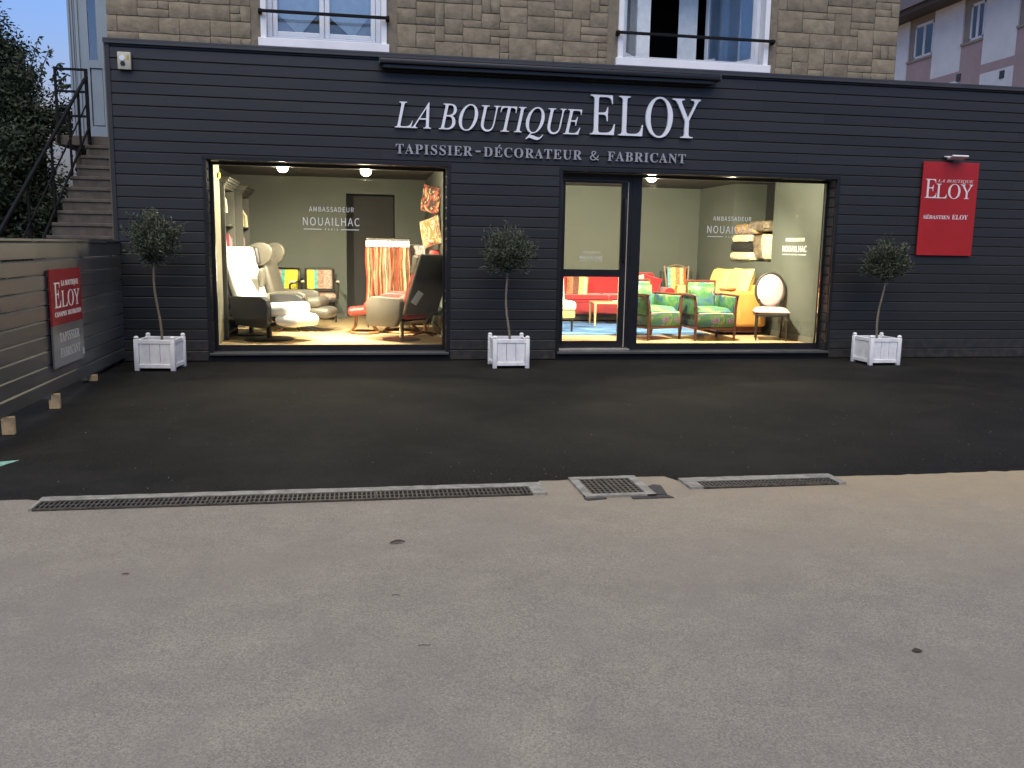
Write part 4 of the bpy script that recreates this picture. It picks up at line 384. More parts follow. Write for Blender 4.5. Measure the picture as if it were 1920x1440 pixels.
# ---------------------------------------------------------------- lettering
GLY = json.loads(GLYPHS)
_gm = {}
def glyph(font, ch, bold=0.0):
    key = (font, ch)
    if key in _gm: return _gm[key]
    f = {'roman': 'ital'}.get(font, font); adv, sp = GLY[f][ch]
    sh = 0.268 if font == 'roman' else 0.0
    cu = bpy.data.curves.new('glyph', 'CURVE'); cu.dimensions = '2D'; cu.fill_mode = 'BOTH'; cu.resolution_u = 4; cu.extrude = 0.5
    xs = []; ys = []
    for s in sp:
        q = cu.splines.new('BEZIER'); q.bezier_points.add(len(s) - 1); q.use_cyclic_u = True
        for p, b in zip(q.bezier_points, s):
            v = [c / 1000 for c in b]
            p.handle_left_type = p.handle_right_type = 'FREE'
            p.handle_left = (v[0] - sh * v[1], v[1], 0); p.co = (v[2] - sh * v[3], v[3], 0); p.handle_right = (v[4] - sh * v[5], v[5], 0)
            xs.append(v[2] - sh * v[3]); ys.append(v[3])
    o = bpy.data.objects.new('glyph', cu); COL.objects.link(o); bpy.context.view_layer.update()
    me = bpy.data.meshes.new_from_object(o); bpy.data.objects.remove(o)
    cap = {'ital': 0.327, 'roman': 0.327, 'bold': 0.327, 'sans': None}[font]
    if cap is None: cap = max(ys) if ch == 'E' else None
    _gm[key] = (me, min(xs), max(xs), min(ys), max(ys), adv / 1000)
    return _gm[key]
def capheight(font):
    g = glyph(font, 'L' if font != 'bold' else 'E'); return g[4]
def accent(h):
    b = B(); b.poly([(-0.02, 0.0, -0.5), (0.03, 0.0, -0.5), (0.13, 0.11, -0.5), (0.05, 0.11, -0.5)], (0, 0, 1)); return b.mesh("accent", False)
def layout(text, font, x0, x1, space=0.5, track=0.0):
    """positions of letters so that the inked text runs from x0 to x1: [(char, x, xscale)]"""
    cap = capheight(font); x = 0; pos = []; first = last = None
    for ch in text:
        if ch == ' ': x += space * cap; continue
        base = 'E' if ch == 'É' else ch
        if ch == '-': g = (None, 0, 0.30 * cap, 0, 0, 0.42 * cap)
        elif ch == '&' and font != 'sans':
            gg = glyph('sans', '&'); k = cap / capheight('sans'); g = (gg[0], gg[1] * k, gg[2] * k, 0, 0, gg[5] * k)
        else: g = glyph(font, base)
        if first is None: first = x + g[1]
        last = x + g[2]; pos.append((ch, x)); x += g[5] + track * cap
    k = (x1 - x0) / (last - first)
    return [(c, x0 + (p - first) * k) for c, p in pos], k
def text(parent, text_, font, x0, x1, z, cap, mat_, depth=0.01, space=0.5, track=0.0, y=0.0, rz=0.0, joined=None, at=None):
    """a line of lettering in the plane of its parent: x right, z up, facing -y (turned by rz about at).
    joined=None: every letter is its own child; otherwise one part of that name"""
    pos, kx = layout(text_, font, x0, x1, space, track); c0 = capheight(font); kz = cap / c0; out = []; jb = B() if joined else None
    T = Matrix.Translation(Vector(at or (0, 0, 0))) @ Matrix.Rotation(rz, 4, 'Z')
    for ch, px in pos:
        if ch == '-': items = [(B().bx(0, 0.30 * c0, 0.30 * c0, 0.40 * c0, -0.5, 0.5).mesh('hyphen', False), px, kx, kz, 0, 0)]
        elif ch == '&' and font != 'sans':
            k = c0 / capheight('sans'); items = [(glyph('sans', '&')[0], px, kx * k, kz * k, 0, 0)]
        elif ch == 'É':
            g = glyph(font, 'E'); items = [(g[0], px, kx, kz, 0, 0), (accent(0), px + (g[1] + g[2]) / 2 * kx, kx * 1.0, kz * 1.0, 0, cap * 1.05)]
        else: items = [(glyph(font, ch)[0], px, kx, kz, 0, 0)]
        for me, lx, sx, sz, dx, dz in items:
            Mx = T @ Matrix.Translation((lx, y - depth / 2, z + dz)) @ Matrix.Rotation(R(90), 4, 'X') @ Matrix.Diagonal((sx, sz, depth, 1))
            if joined:
                jb.bm.verts.ensure_lookup_table(); n0 = len(jb.bm.verts); jb.bm.from_mesh(me); jb.bm.verts.ensure_lookup_table()
                bmesh.ops.transform(jb.bm, matrix=Mx, verts=jb.bm.verts[n0:])
            else:
                m2 = me
                if not m2.materials: m2.materials.append(mat_)
                elif m2.materials[0] != mat_: m2 = me.copy(); m2.materials.clear(); m2.materials.append(mat_)
                o = obj('letter', m2, parent); o.matrix_local = Mx; out.append(o)
    if joined: return jb.part(joined, mat_, parent, smooth=False)
    return out

# ---------------------------------------------------------------- ground
def dip(x, y):   # the forecourt falls a little along the foot of the fence
    a = min(1, max(0, (-2.05 - x) / 0.75)); b = min(1, max(0, (-y - 0.8) / 2.2)); c = min(1, max(0, (6.0 + y) / 0.9))
    s = lambda t: t * t * (3 - 2 * t)
    return -0.10 * s(a) * s(b) * s(c)
def sheet(name, xs, ys, zf, mat_, kind='structure'):
    vs = [(x, y, zf(x, y)) for y in ys for x in xs]; nx = len(xs)
    fs = [(j * nx + i, j * nx + i + 1, (j + 1) * nx + i + 1, (j + 1) * nx + i) for j in range(len(ys) - 1) for i in range(nx - 1)]
    me = bpy.data.meshes.new(name); me.from_pydata(vs, [], fs); me.polygons.foreach_set("use_smooth", [True] * len(fs)); return obj(name, me, None, mat_, kind=kind)
fr = lambda a, b, n: [a + (b - a) * i / n for i in range(n + 1)]
gx = [-90, -40, -15, -8, -5] + fr(-4, -1.5, 12) + [0, 5, 12, 40, 110]
gy = [-60, -30, -12, -8, -7] + fr(-6.4, -0.4, 24) + [0.1, 5, 30, 120]
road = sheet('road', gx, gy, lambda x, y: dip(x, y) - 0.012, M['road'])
# forecourt: fresh tarmac laid against the facade; its front edge is ragged
def edge_y(x):
    e = -6.215 + 0.018 * noise.noise((x * 2.3, 1.7, 0)) + 0.012 * noise.noise((x * 9, 4.7, 0))
    if x < -1.85: e += 0.02
    if 1.16 < x < 1.40: e = -6.11 + 0.015 * noise.noise((x * 9, 2, 0))
    if 1.40 <= x < 2.05: e = -6.085 + 0.012 * noise.noise((x * 12, 2, 0))
    if x > 3.15: e = -6.23 + 0.022 * noise.noise((x * 1.7, 9, 0)) + 0.028 * noise.noise((x * 16, 9, 0)) + 0.012 * (x - 3.15)
    return e
fx = [-9, -6, -4] + fr(-3.2, 13, 300) + [20, 30]
vs = []; fs = []; rows = [0.0, 0.03, 0.10, 0.2, 0.3, 0.4, 0.5, 0.6, 0.7, 0.8, 0.9, 1.0]
for t in rows:
    for x in fx:
        e = edge_y(x); y = e + (0.12 - e) * t; vs.append((x, y, dip(x, y) + (-0.010 if t == 0 else 0.0)))
n_ = len(fx)
for j in range(len(rows) - 1):
    for i in range(n_ - 1): fs.append((j * n_ + i, j * n_ + i + 1, (j + 1) * n_ + i + 1, (j + 1) * n_ + i))
me = bpy.data.meshes.new('forecourt'); me.from_pydata(vs, [], fs); me.polygons.foreach_set("use_smooth", [True] * len(fs)); obj('forecourt', me, None, M['tarmac'], kind='structure')

# ---------------------------------------------------------------- the shop building
XL, XR = -2.875, 13.0
OP = [(-1.79, 1.178), (2.70, 6.605)]; ZS, ZH = 0.112, 2.50      # the two shop openings
bld = thing('shop_building', 'long shopfront clad in dark anthracite boards under a tan stone upper storey', 'shop', (0, 0, 0))
PITCHB = 0.1345; BH = 0.128
# masonry behind the cladding
b = B()
for x0, x1 in ((XL + 0.02, OP[0][0] - 0.02), (OP[0][1] + 0.02, OP[1][0] - 0.02), (OP[1][1] + 0.02, XR)): b.bx(x0, x1, 0.021, 0.26, -0.1, 3.83)
for x0, x1 in OP: b.bx(x0 - 0.02, x1 + 0.02, 0.021, 0.26, ZH + 0.02, 3.83); b.bx(x0 - 0.02, x1 + 0.02, 0.021, 0.26, -0.1, ZS - 0.03)
b.bx(XL + 0.02, XL + 0.27, 0.26, 5.5, -0.1, 3.83); b.bx(XR - 0.3, XR, 0.26, 5.5, -0.1, 3.83); b.bx(XL + 0.02, XR, 5.5, 5.75, -0.1, 3.83)
b.bx(7.42, XR - 0.3, 0.26, 5.5, 3.5, 3.7)
b.part('wall', M['dark'], bld, smooth=False)
# cladding boards, one object each, shared profile scaled to length
def board_mesh(h, th, bev):
    z0, z1 = 0, h; pr_ = [(th, z0), (0.004, z0), (0.0, z0 + 0.004), (0.0, z1 - bev), (bev, z1), (th, z1)]
    vs = [(x, y, z) for x in (0, 1) for y, z in pr_]; k = len(pr_); fs = [tuple(range(k)), tuple(range(2 * k - 1, k - 1, -1))]
    for i in range(k): fs.append((i, i + k, (i + 1) % k + k, (i + 1) % k))
    me = bpy.data.meshes.new('board'); me.from_pydata(vs, [], fs); bm_ = bmesh.new(); bm_.from_mesh(me); bmesh.ops.recalc_face_normals(bm_, faces=bm_.faces); bm_.to_mesh(me); bm_.free(); return me
bme = board_mesh(BH, 0.018, 0.011); bme.materials.append(M['clad'])
rb = random.Random(3); k = 0
while True:
    z = 0.01 + k * PITCHB
    if z > 3.80: break
    h = min(BH, 3.832 - z); sz = h / BH
    if h < 0.02: break
    segs = [(XL, XR)]
    for x0, x1 in OP:
        if z + h > ZS - 0.0 and z < ZH + 0.05:
            new = []
            for a, c in segs:
                if a < x0 - 0.045 and c > x1 + 0.045: new += [(a, x0 - 0.045), (x1 + 0.045, c)]
                else: new.append((a, c))
            segs = new
    for x0, x1 in OP:   # the board cut down over each head
        if z < ZH + 0.05 < z + h and z + h - (ZH + 0.047) > 0.01:
            obj('board', bme, bld, None, (x0 - 0.044, 0, ZH + 0.047), (0, 0, 0), (x1 - x0 + 0.088, 1, (z + h - ZH - 0.047) / BH))
    for a, c in segs:
        cuts = [a]; x = a + (rb.uniform(2.2, 5.4) if c - a > 5 else 99)
        while x < c - 1.0: cuts.append(x); x += 5.0
        cuts.append(c)
        for p, q in zip(cuts, cuts[1:]):
            obj('board', bme, bld, None, (p + 0.001, rb.uniform(-0.0012, 0.0006), z), (0, 0, 0), (q - p - 0.002, 1, sz))
    k += 1
# trim, head and sill of each opening, short boards on the reveals
for i, (x0, x1) in enumerate(OP):
    f = B(); f.bx(x0 - 0.045, x1 + 0.045, -0.012, 0.20, ZH, ZH + 0.045, 0.003); f.bx(x0 - 0.045, x0, -0.010, 0.021, ZS, ZH, 0.002); f.bx(x1, x1 + 0.045, -0.010, 0.021, ZS, ZH, 0.002)
    f.part('opening_trim', M['dark'], bld)
    B().bx(x0 - 0.03, x1 + 0.03, -0.045, 0.20, ZS - 0.032, ZS, 0.004).part('window_sill', M['darkgrey'], bld)
    for side in (0, 1):
        xw = x0 if side == 0 else x1; kk = 0
        while ZS + kk * PITCHB < ZH - 0.02:
            z = ZS + kk * PITCHB; h = min(BH, ZH - z - 0.002)
            o = obj('reveal_board', bme, bld, None, None, None)
            # turned so that the board's face looks into the opening
            if side == 1: o.matrix_local = Matrix.Translation((xw - 0.006, 0.195, z)) @ Matrix.Rotation(R(-90), 4, 'Z') @ Matrix.Diagonal((0.17, 1, h / BH, 1))
            else: o.matrix_local = Matrix.Translation((xw + 0.006, 0.022, z)) @ Matrix.Rotation(R(90), 4, 'Z') @ Matrix.Diagonal((0.17, 1, h / BH, 1))
            kk += 1
B().bx(XL - 0.015, XL + 0.035, -0.012, 0.03, 0.0, 3.83, 0.002).part('corner_trim', M['clad'], bld)
B().bx(XL - 0.03, XL - 0.0155, 0.0, 0.6, 0.0, 3.83).part('corner_return', M['render'], bld)
f = B(); f.bx(XL - 0.03, XR, -0.035, 0.08, 3.833, 3.858, 0.003); f.bx(XL - 0.03, XR, -0.037, -0.031, 3.80, 3.8325); f.part('top_flashing', M['flash'], bld, smooth=False)
# awning cassette over the name
aw = B(); aw.bx(0.326, 4.742, -0.19, -0.038, 3.705, 3.765, 0.01, 2); aw.bx(0.36, 4.66, -0.15, -0.005, 3.655, 3.702, 0.006)
aw.part('awning_box', M['dark'], bld)
for x in (0.322, 4.746): B().box((x, -0.11, 3.735), (0.012, 0.17, 0.075), bev=0.004).part('awning_end_cap', M['darkgrey'], bld)

# ---- upper storey
WIN = [(-1.05, 0.36, 3.97, 5.45), (3.46, 5.44, 3.97, 5.45)]
def upper_wall():
    b = B(); x0, x1 = XL + 0.02, 7.40; zt = 6.6; y0, y1 = 0.085, 0.33
    xs = [x0] + [v for w_ in WIN for v in w_[:2]] + [x1]
    for i in range(0, len(xs), 2): b.bx(xs[i], xs[i + 1], y0, y1, 3.84, zt)
    for a, c, d, e in WIN: b.bx(a, c, y0, y1, 3.84, d - 0.002); b.bx(a, c, y0, y1, e, zt)
    return b
upper_wall().part('upper_wall', M['mortar'], bld, smooth=False)
b = B(); b.bx(XL + 0.02, XL + 0.3, 0.33, 5.4, 3.84, 6.6); b.bx(7.12, 7.40, 0.33, 5.4, 3.84, 6.6); b.bx(XL + 0.02, 7.4, 5.4, 5.7, 3.84, 6.6); b.bx(XL - 0.3, 7.8, -0.35, 6.1, 6.6, 6.75)
b.bx(XL + 0.3, 7.12, 0.33, 5.4, 3.6, 3.75)
b.part('upper_shell', M['render'], bld, smooth=False)
# random ashlar stones
CW, CH = 0.118, 0.093; NX = int((7.40 - XL) / CW); NZ1 = int((5.12 - 3.862) / CH); NZ = int((6.58 - 3.862) / CH); occ = {}
rs = random.Random(11); nst = 0; rest = B()
for j in range(NZ):
    for i in range(NX):
        if (i, j) in occ: continue
        cx = XL + i * CW; cz = 3.862 + j * CH
        def blocked(ii, jj):
            if ii >= NX or jj >= NZ or (ii, jj) in occ: return True
            xa, za = XL + ii * CW, 3.862 + jj * CH
            for a, c, d, e in WIN:
                if xa + CW > a - 0.10 and xa < c + 0.10 and za + CH > d - 0.14 and za < e + 0.12: return True
            return False
        if blocked(i, j): continue
        ww, hh = rs.choices([(3, 2), (2, 1), (3, 1), (2, 2), (4, 2), (2, 3), (1, 1), (3, 3), (1, 2), (4, 1)], [18, 16, 14, 14, 9, 8, 6, 6, 5, 6])[0]
        while ww > 1 and any(blocked(i + a, j) for a in range(ww)): ww -= 1
        while hh > 1 and any(blocked(i + a, j + c) for a in range(ww) for c in range(hh)): hh -= 1
        for a in range(ww):
            for c in range(hh): occ[(i + a, j + c)] = 1
        g = 0.003; jz = lambda s=0.004: rs.uniform(-s, s)
        X0, X1, Z0, Z1 = cx + g, cx + ww * CW - g, cz + g, cz + hh * CH - g
        for a, c, d, e in WIN:
            pass
        d0 = rs.uniform(0.010, 0.016); yb = 0.086; bv = 0.007; midx = (X0 + X1) / 2 + jz(0.02); midz = (Z0 + Z1) / 2 + jz(0.02)
        back = [(X0, yb, Z0), (X1, yb, Z0), (X1, yb, Z1), (X0, yb, Z1)]
        front0 = [(X0 + jz(), yb - d0 * 0.7, Z0 + jz()), (X1 + jz(), yb - d0 * 0.7, Z0 + jz()), (X1 + jz(), yb - d0 * 0.7, Z1 + jz()), (X0 + jz(), yb - d0 * 0.7, Z1 + jz())]
        front1 = [(x + (bv if x < midx else -bv), yb - d0 + jz(0.003), z + (bv if z < midz else -bv)) for x, _, z in front0]
        V = back + front0 + front1 + [(midx, yb - d0 - rs.uniform(0.0, 0.006), midz)]
        F = [(0, 1, 5, 4), (1, 2, 6, 5), (2, 3, 7, 6), (3, 0, 4, 7), (4, 5, 9, 8), (5, 6, 10, 9), (6, 7, 11, 10), (7, 4, 8, 11), (8, 9, 12), (9, 10, 12), (10, 11, 12), (11, 8, 12)]
        if cz < 5.05:
            o3 = (midx, 0, midz); me = bpy.data.meshes.new('stone'); me.from_pydata([(x - o3[0], y, z - o3[2]) for x, y, z in V], [], F)
            me.polygons.foreach_set("use_smooth", [q > 3 for q in range(len(F))]); obj('stone', me, bld, M['stone'], o3); nst += 1
        else:
            vv = [rest.bm.verts.new(p) for p in V]
            for q in F: rest.bm.faces.new([vv[t] for t in q])
rest.part('stonework', M['stone'], bld, kind='stuff', smooth=False)
print('stones', nst)
# upstairs windows
def upstairs(i):
    a, c, d, e = WIN[i]; wn = None
    f = B(); f.bx(a - 0.055, a + 0.012, 0.045, 0.20, d, e, 0.004); f.bx(c - 0.012, c + 0.055, 0.045, 0.20, d, e, 0.004); f.bx(a - 0.055, c + 0.055, 0.045, 0.20, e, e + 0.07, 0.004)
    win = f.part('window', M['white'], bld)
    B().bx(a - 0.085, c + 0.085, 0.012, 0.23, 3.868, 3.968, 0.005).part('sill', M['white'], win)
    y0 = 0.17 if i == 0 else 0.19
    fr_ = B(); fr_.bx(a + 0.014, a + 0.075, y0, y0 + 0.06, d + 0.002, e - 0.002, 0.006); fr_.bx(c - 0.075, c - 0.014, y0, y0 + 0.06, d + 0.002, e - 0.002, 0.006)
    fr_.bx(a + 0.075, c - 0.075, y0, y0 + 0.06, d + 0.002, d + 0.055, 0.006); fr_.bx(a + 0.075, c - 0.075, y0, y0 + 0.06, e - 0.06, e - 0.002, 0.006); fr_.part('frame', M['pvc'], win)
    def sash(hx, wd, ang, sgn):
        Mx = Matrix.Translation((hx, y0 + 0.012, 0)) @ Matrix.Rotation(ang, 4, 'Z')
        s = B(); z0, z1 = d + 0.057, e - 0.062; x0_, x1_ = (0, wd) if sgn > 0 else (-wd, 0)
        s.bx(x0_ + 0.002, x0_ + 0.062, 0, 0.045, z0, z1, 0.008); s.bx(x1_ - 0.062, x1_ - 0.002, 0, 0.045, z0, z1, 0.008); s.bx(x0_ + 0.062, x1_ - 0.062, 0, 0.045, z0, z0 + 0.06, 0.008); s.bx(x0_ + 0.062, x1_ - 0.062, 0, 0.045, z1 - 0.06, z1, 0.008)
        o = s.part('sash', M['pvc'], win); o.matrix_local = Mx
        if i: nc = B().bx(x0_ + 0.064, x1_ - 0.064, 0.046, 0.049, z0 + 0.07, z1 - 0.06).part('net_curtain', M['curtain'], win); nc.matrix_local = Mx
        g = B().bx(x0_ + 0.06, x1_ - 0.06, 0.020, 0.024, z0 + 0.055, z1 - 0.055).part('pane', M['glass_sky'] if i else M['glass_up'], win); g.matrix_local = Mx
        return Mx, x0_, x1_, z0, z1
    mid = (a + c) / 2
    if i == 0:
        sash(a + 0.077, mid - a - 0.078, 0, 1); sash(c - 0.077, c - mid - 0.078, 0, -1)
        # net curtains caught back in a V, brown wood behind them
        for s in (1, -1):
            x0_ = a + 0.14 if s > 0 else mid + 0.06; x1_ = mid - 0.06 if s > 0 else c - 0.14; xm = (x0_ + x1_) / 2 + (0.0 if s > 0 else 0.03)
            B().poly([(x0_, 0.27, 4.30), (xm, 0.27, 4.06), (x1_, 0.27, 4.36), (x1_, 0.27, 5.38), (x0_, 0.27, 5.38)], (0, 0.006, 0)).part('net_curtain', M['curtain'], win)
            B().poly([(x0_, 0.285, 4.03), (xm + 0.02, 0.285, 4.03), (xm + 0.0, 0.285, 4.30), (x0_, 0.285, 4.42)] if s > 0 else [(xm, 0.285, 4.03), (x1_, 0.285, 4.03), (x1_, 0.285, 4.42), (xm, 0.285, 4.30)], (0, 0.006, 0)).part('sheer_curtain', M['curtain2'], win)
        B().bx(a + 0.1, c - 0.1, 0.30, 0.32, 3.98, 4.45).part('inner_panel', M['brownwood'], win)
    else:
        # both sashes opened inwards, a dark room behind
        sash(a + 0.077, 0.86, R(52), 1); sash(c - 0.077, 0.86, R(-60), -1)
        B().bx(a + 0.25, a + 0.55, 0.6, 0.608, 3.9, 5.4).part('net_curtain', M['curtain'], win)
        B().bx(c - 0.9, c - 0.62, 0.95, 0.958, 3.9, 5.4).part('net_curtain', M['curtain'], win)
        fl = B()
        for q in range(7): fl.tube([(4.72 + q * 0.012, 0.27, 4.0), (4.72 + q * 0.016 + rs.uniform(-.02, .02), 0.27, 4.05 + rs.uniform(0, 0.03))], 0.004, 5)
        fl.part('dried_flower', M['white'], win)
    # room behind
    r = B(); r.bx(a - 0.3, c + 0.3, 2.2, 2.25, 3.76, 5.7); r.bx(a - 0.3, a - 0.25, 0.34, 2.2, 3.76, 5.7); r.bx(c + 0.25, c + 0.3, 0.34, 2.2, 3.76, 5.7); r.bx(a - 0.3, c + 0.3, 0.34, 2.25, 5.7, 5.75); r.part('room', M['roomdark'], win, smooth=False)
    # guard rail
    x0, x1 = (-1.125, 0.445) if i == 0 else (3.37, 5.556); z = 4.268
    g = B(); g.bx(x0, x1, -0.03, 0.0, z - 0.018, z + 0.018, 0.004)
    rail = g.part('guard_rail', M['iron'], bld)
    for x in (x0 + 0.02, x1 - 0.02): B().bx(x - 0.022, x + 0.022, 0.0, 0.07, z - 0.032, z + 0.032, 0.006).part('bracket', M['iron'], rail)
upstairs(0); upstairs(1)

# ---------------------------------------------------------------- shop windows and door (parts of the building)
def framebox(b, x0, x1, z0, z1, t, y0, y1, bev=0.003):
    tt = t if isinstance(t, tuple) else (t, t, t, t)  # left right bottom top
    b.bx(x0, x0 + tt[0], y0, y1, z0, z1, bev); b.bx(x1 - tt[1], x1, y0, y1, z0, z1, bev)
    b.bx(x0 + tt[0], x1 - tt[1], y0, y1, z0, z0 + tt[2], bev); b.bx(x0 + tt[0], x1 - tt[1], y0, y1, z1 - tt[3], z1, bev)
Y0, Y1 = 0.197, 0.250
b = B(); framebox(b, -1.785, 1.173, ZS + 0.001, ZH - 0.001, (0.045, 0.03, 0.075, 0.045), Y0, Y1); sw = b.part('shop_window', M['dark'], bld)
B().bx(-1.738, 1.141, 0.214, 0.222, ZS + 0.077, ZH - 0.047).part('pane', M['glass'], sw)
b = B(); framebox(b, 3.715, 6.600, ZS + 0.001, ZH - 0.001, (0.14, 0.035, 0.085, 0.045), Y0, Y1); sw2 = b.part('shop_window', M['dark'], bld)
B().bx(3.857, 6.563, 0.214, 0.222, ZS + 0.087, ZH - 0.047).part('pane', M['glass'], sw2)
b = B(); b.bx(2.705, 2.735, Y0, Y1, ZS + 0.03, ZH - 0.001); b.bx(3.668, 3.713, Y0, Y1, ZS + 0.03, ZH - 0.001); b.bx(2.735, 3.668, Y0, Y1, 2.405, ZH - 0.001); b.part('door_frame', M['dark'], bld)
B().bx(2.705, 3.713, 0.05, 0.30, ZS + 0.001, ZS + 0.028, 0.003).part('threshold', mat('threshold_aluminium', (0.45, 0.43, 0.40), 0.4, metal=0.6), bld)
b = B(); framebox(b, 2.738, 3.655, ZS + 0.032, 2.402, (0.05, 0.085, 0.09, 0.035), 0.192, 0.240); b.bx(2.788, 3.57, 0.192, 0.240, 1.115, 1.215, 0.003)
dr = b.part('shop_door', M['dark'], bld)
B().bx(2.79, 3.568, 0.212, 0.220, 1.217, 2.366).part('pane', M['glass'], dr); B().bx(2.79, 3.568, 0.212, 0.220, ZS + 0.124, 1.113).part('pane', M['glass'], dr)
B().tube([(3.615, 0.188, 1.32), (3.615, 0.14, 1.34), (3.615, 0.13, 1.40), (3.615, 0.13, 2.10), (3.615, 0.14, 2.16), (3.615, 0.188, 2.18)], 0.014, 8).part('handle', M['dark'], dr)
B().bx(3.657, 3.667, 0.200, 0.235, ZS + 0.04, 2.39).part('weather_strip', M['creamf'], dr)

# vinyl lettering on the panes (parts of the building's windows)
def nouailhac(parent, x0, x1, z, cap, y=0.2135, rz=0.0, at=None, aw=None, thin=1.0):
    """z: baseline of the long word"""
    W = x1 - x0; m_ = M['vinyl']; kw = dict(y=y, rz=rz, at=at, depth=0.0015)
    text(parent, 'NOUAILHAC', 'sans', x0, x1, z, cap, m_, joined='lettering', track=0.12, **kw)
    a0, a1 = (x0 + W * 0.11, x1 - W * 0.10) if aw is None else aw
    text(parent, 'AMBASSADEUR', 'sans', a0, a1, z + cap * 1.75, cap * 0.60, m_, joined='lettering', track=0.15, **kw)
    text(parent, 'PARIS', 'sans', x0 + W * 0.385, x1 - W * 0.385, z - cap * 0.62, cap * 0.26, m_, joined='lettering', track=0.9, **kw)
    T = Matrix.Translation(Vector(at or (0, 0, 0))) @ Matrix.Rotation(rz, 4, 'Z'); b = B()
    b.bx(x0 + 0.01 * W, x0 + 0.33 * W, y - 0.0015, y, z - cap * 0.53, z - cap * 0.44); b.bx(x1 - 0.33 * W, x1 - 0.01 * W, y - 0.0015, y, z - cap * 0.53, z - cap * 0.44)
    bmesh.ops.transform(b.bm, matrix=T, verts=b.bm.verts); b.part('lettering_rule', m_, parent, smooth=False)
nouailhac(sw, -0.655, 0.060, 1.732, 0.100); nouailhac(sw2, 4.822, 5.535, 1.738, 0.098); nouailhac(dr, 3.010, 3.330, 1.352, 0.046, y=0.2115)

# ---------------------------------------------------------------- showrooms (setting)
FZ, CZ = 0.17, 2.66
B().bx(-2.3, 1.35, 0.262, 5.4, 0.0, FZ).part('floor', M['parquet'], kind='structure', smooth=False)
B().bx(1.355, 7.3, 0.262, 5.4, 0.0, FZ).part('floor', M['parquet'], kind='structure', smooth=False)
B().bx(-2.3, 7.3, 0.262, 5.45, CZ, CZ + 0.1).part('ceiling', M['ceil'], kind='structure', smooth=False)
b = B(); b.bx(-2.3, -0.15, 4.70, 4.85, FZ, CZ); b.bx(0.71, 1.26, 4.70, 4.85, FZ, CZ); b.bx(-0.15, 0.71, 4.70, 4.85, 2.385, CZ); b.part('back_wall', M['intwall'], kind='structure', smooth=False)
B().bx(-0.15, 0.71, 5.35, 5.40, FZ, 2.385).part('passage_wall', M['intdark'], kind='structure', smooth=False)  # painted darker to imitate the shade of a deeper passage
b = B(); b.bx(-0.18, -0.151, 4.86, 5.35, FZ, CZ); b.bx(0.711, 0.74, 4.86, 5.35, FZ, CZ); b.part('passage_side', M['intdark'], kind='structure', smooth=False)
B().bx(-2.3, -2.10, 0.265, 4.70, FZ, CZ).part('side_wall', M['intwall'], kind='structure', smooth=False)
B().bx(-2.09, -1.765, 0.262, 0.90, FZ, CZ).part('wall_pier', M['cream'], kind='structure', smooth=False)
B().bx(1.262, 1.40, 0.265, 5.4, FZ, CZ).part('partition_wall', M['intwall'], kind='structure', smooth=False)
XS = 6.56
B().bx(1.42, XS + 0.9, 4.92, 5.05, FZ, CZ).part('back_wall', M['intwall'], kind='structure', smooth=False)
b = B(); b.bx(XS, XS + 0.12, 0.262, 1.78, FZ, CZ); b.bx(XS, XS + 0.12, 3.32, 4.918, FZ, CZ); b.bx(XS, XS + 0.12, 1.78, 3.32, FZ, 1.33)
b.bx(XS + 0.12, XS + 0.6, 1.66, 1.78, 1.25, CZ); b.bx(XS + 0.12, XS + 0.6, 3.32, 3.42, 1.25, CZ); b.bx(XS + 0.12, XS + 0.6, 1.78, 3.32, 1.25, 1.33)
b.part('side_wall', M['intwall'], kind='structure', smooth=False)
B().bx(XS + 0.6, XS + 0.66, 1.66, 3.42, 1.25, CZ).part('niche_back', M['intdark'], kind='structure', smooth=False)
b = B(); b.bx(XS - 0.012, XS, 0.262, 4.918, FZ, FZ + 0.09); b.bx(1.42, XS - 0.012, 4.908, 4.92, FZ, FZ + 0.09); b.bx(-2.1, -0.15, 4.688, 4.70, FZ, FZ + 0.09); b.bx(0.71, 1.25, 4.688, 4.70, FZ, FZ + 0.09); b.bx(1.250, 1.262, 0.262, 4.688, FZ, FZ + 0.09)
b.part('skirting', M['skirt'], kind='structure', smooth=False)
# window in the niche
nw = thing('interior_window', 'white framed dark window in the niche above the cushions', 'window', (XS + 0.56, 2.25, 1.35))
b = B(); 
for y0, y1, z0, z1 in ((-0.40, -0.30, 0, 1.2), (0.30, 0.40, 0, 1.2), (-0.30, 0.30, 1.08, 1.2), (-0.30, 0.30, 0, 0.1)): b.bx(-0.04, 0.03, y0, y1, z0, z1, 0.004)
b.part('frame', M['pvc'], nw); B().bx(0.0, 0.006, -0.30, 0.30, 0.1, 1.08).part('pane', M['roomdark'], nw)
wl = thing('wall_lettering', 'small white lettering on the grey side wall right of the cushions', 'lettering', (0, 0, 0))
nouailhac(wl, -0.10, 0.65, 1.50, 0.088, y=0.0, rz=R(-90), at=(XS - 0.001, 1.30, 0))

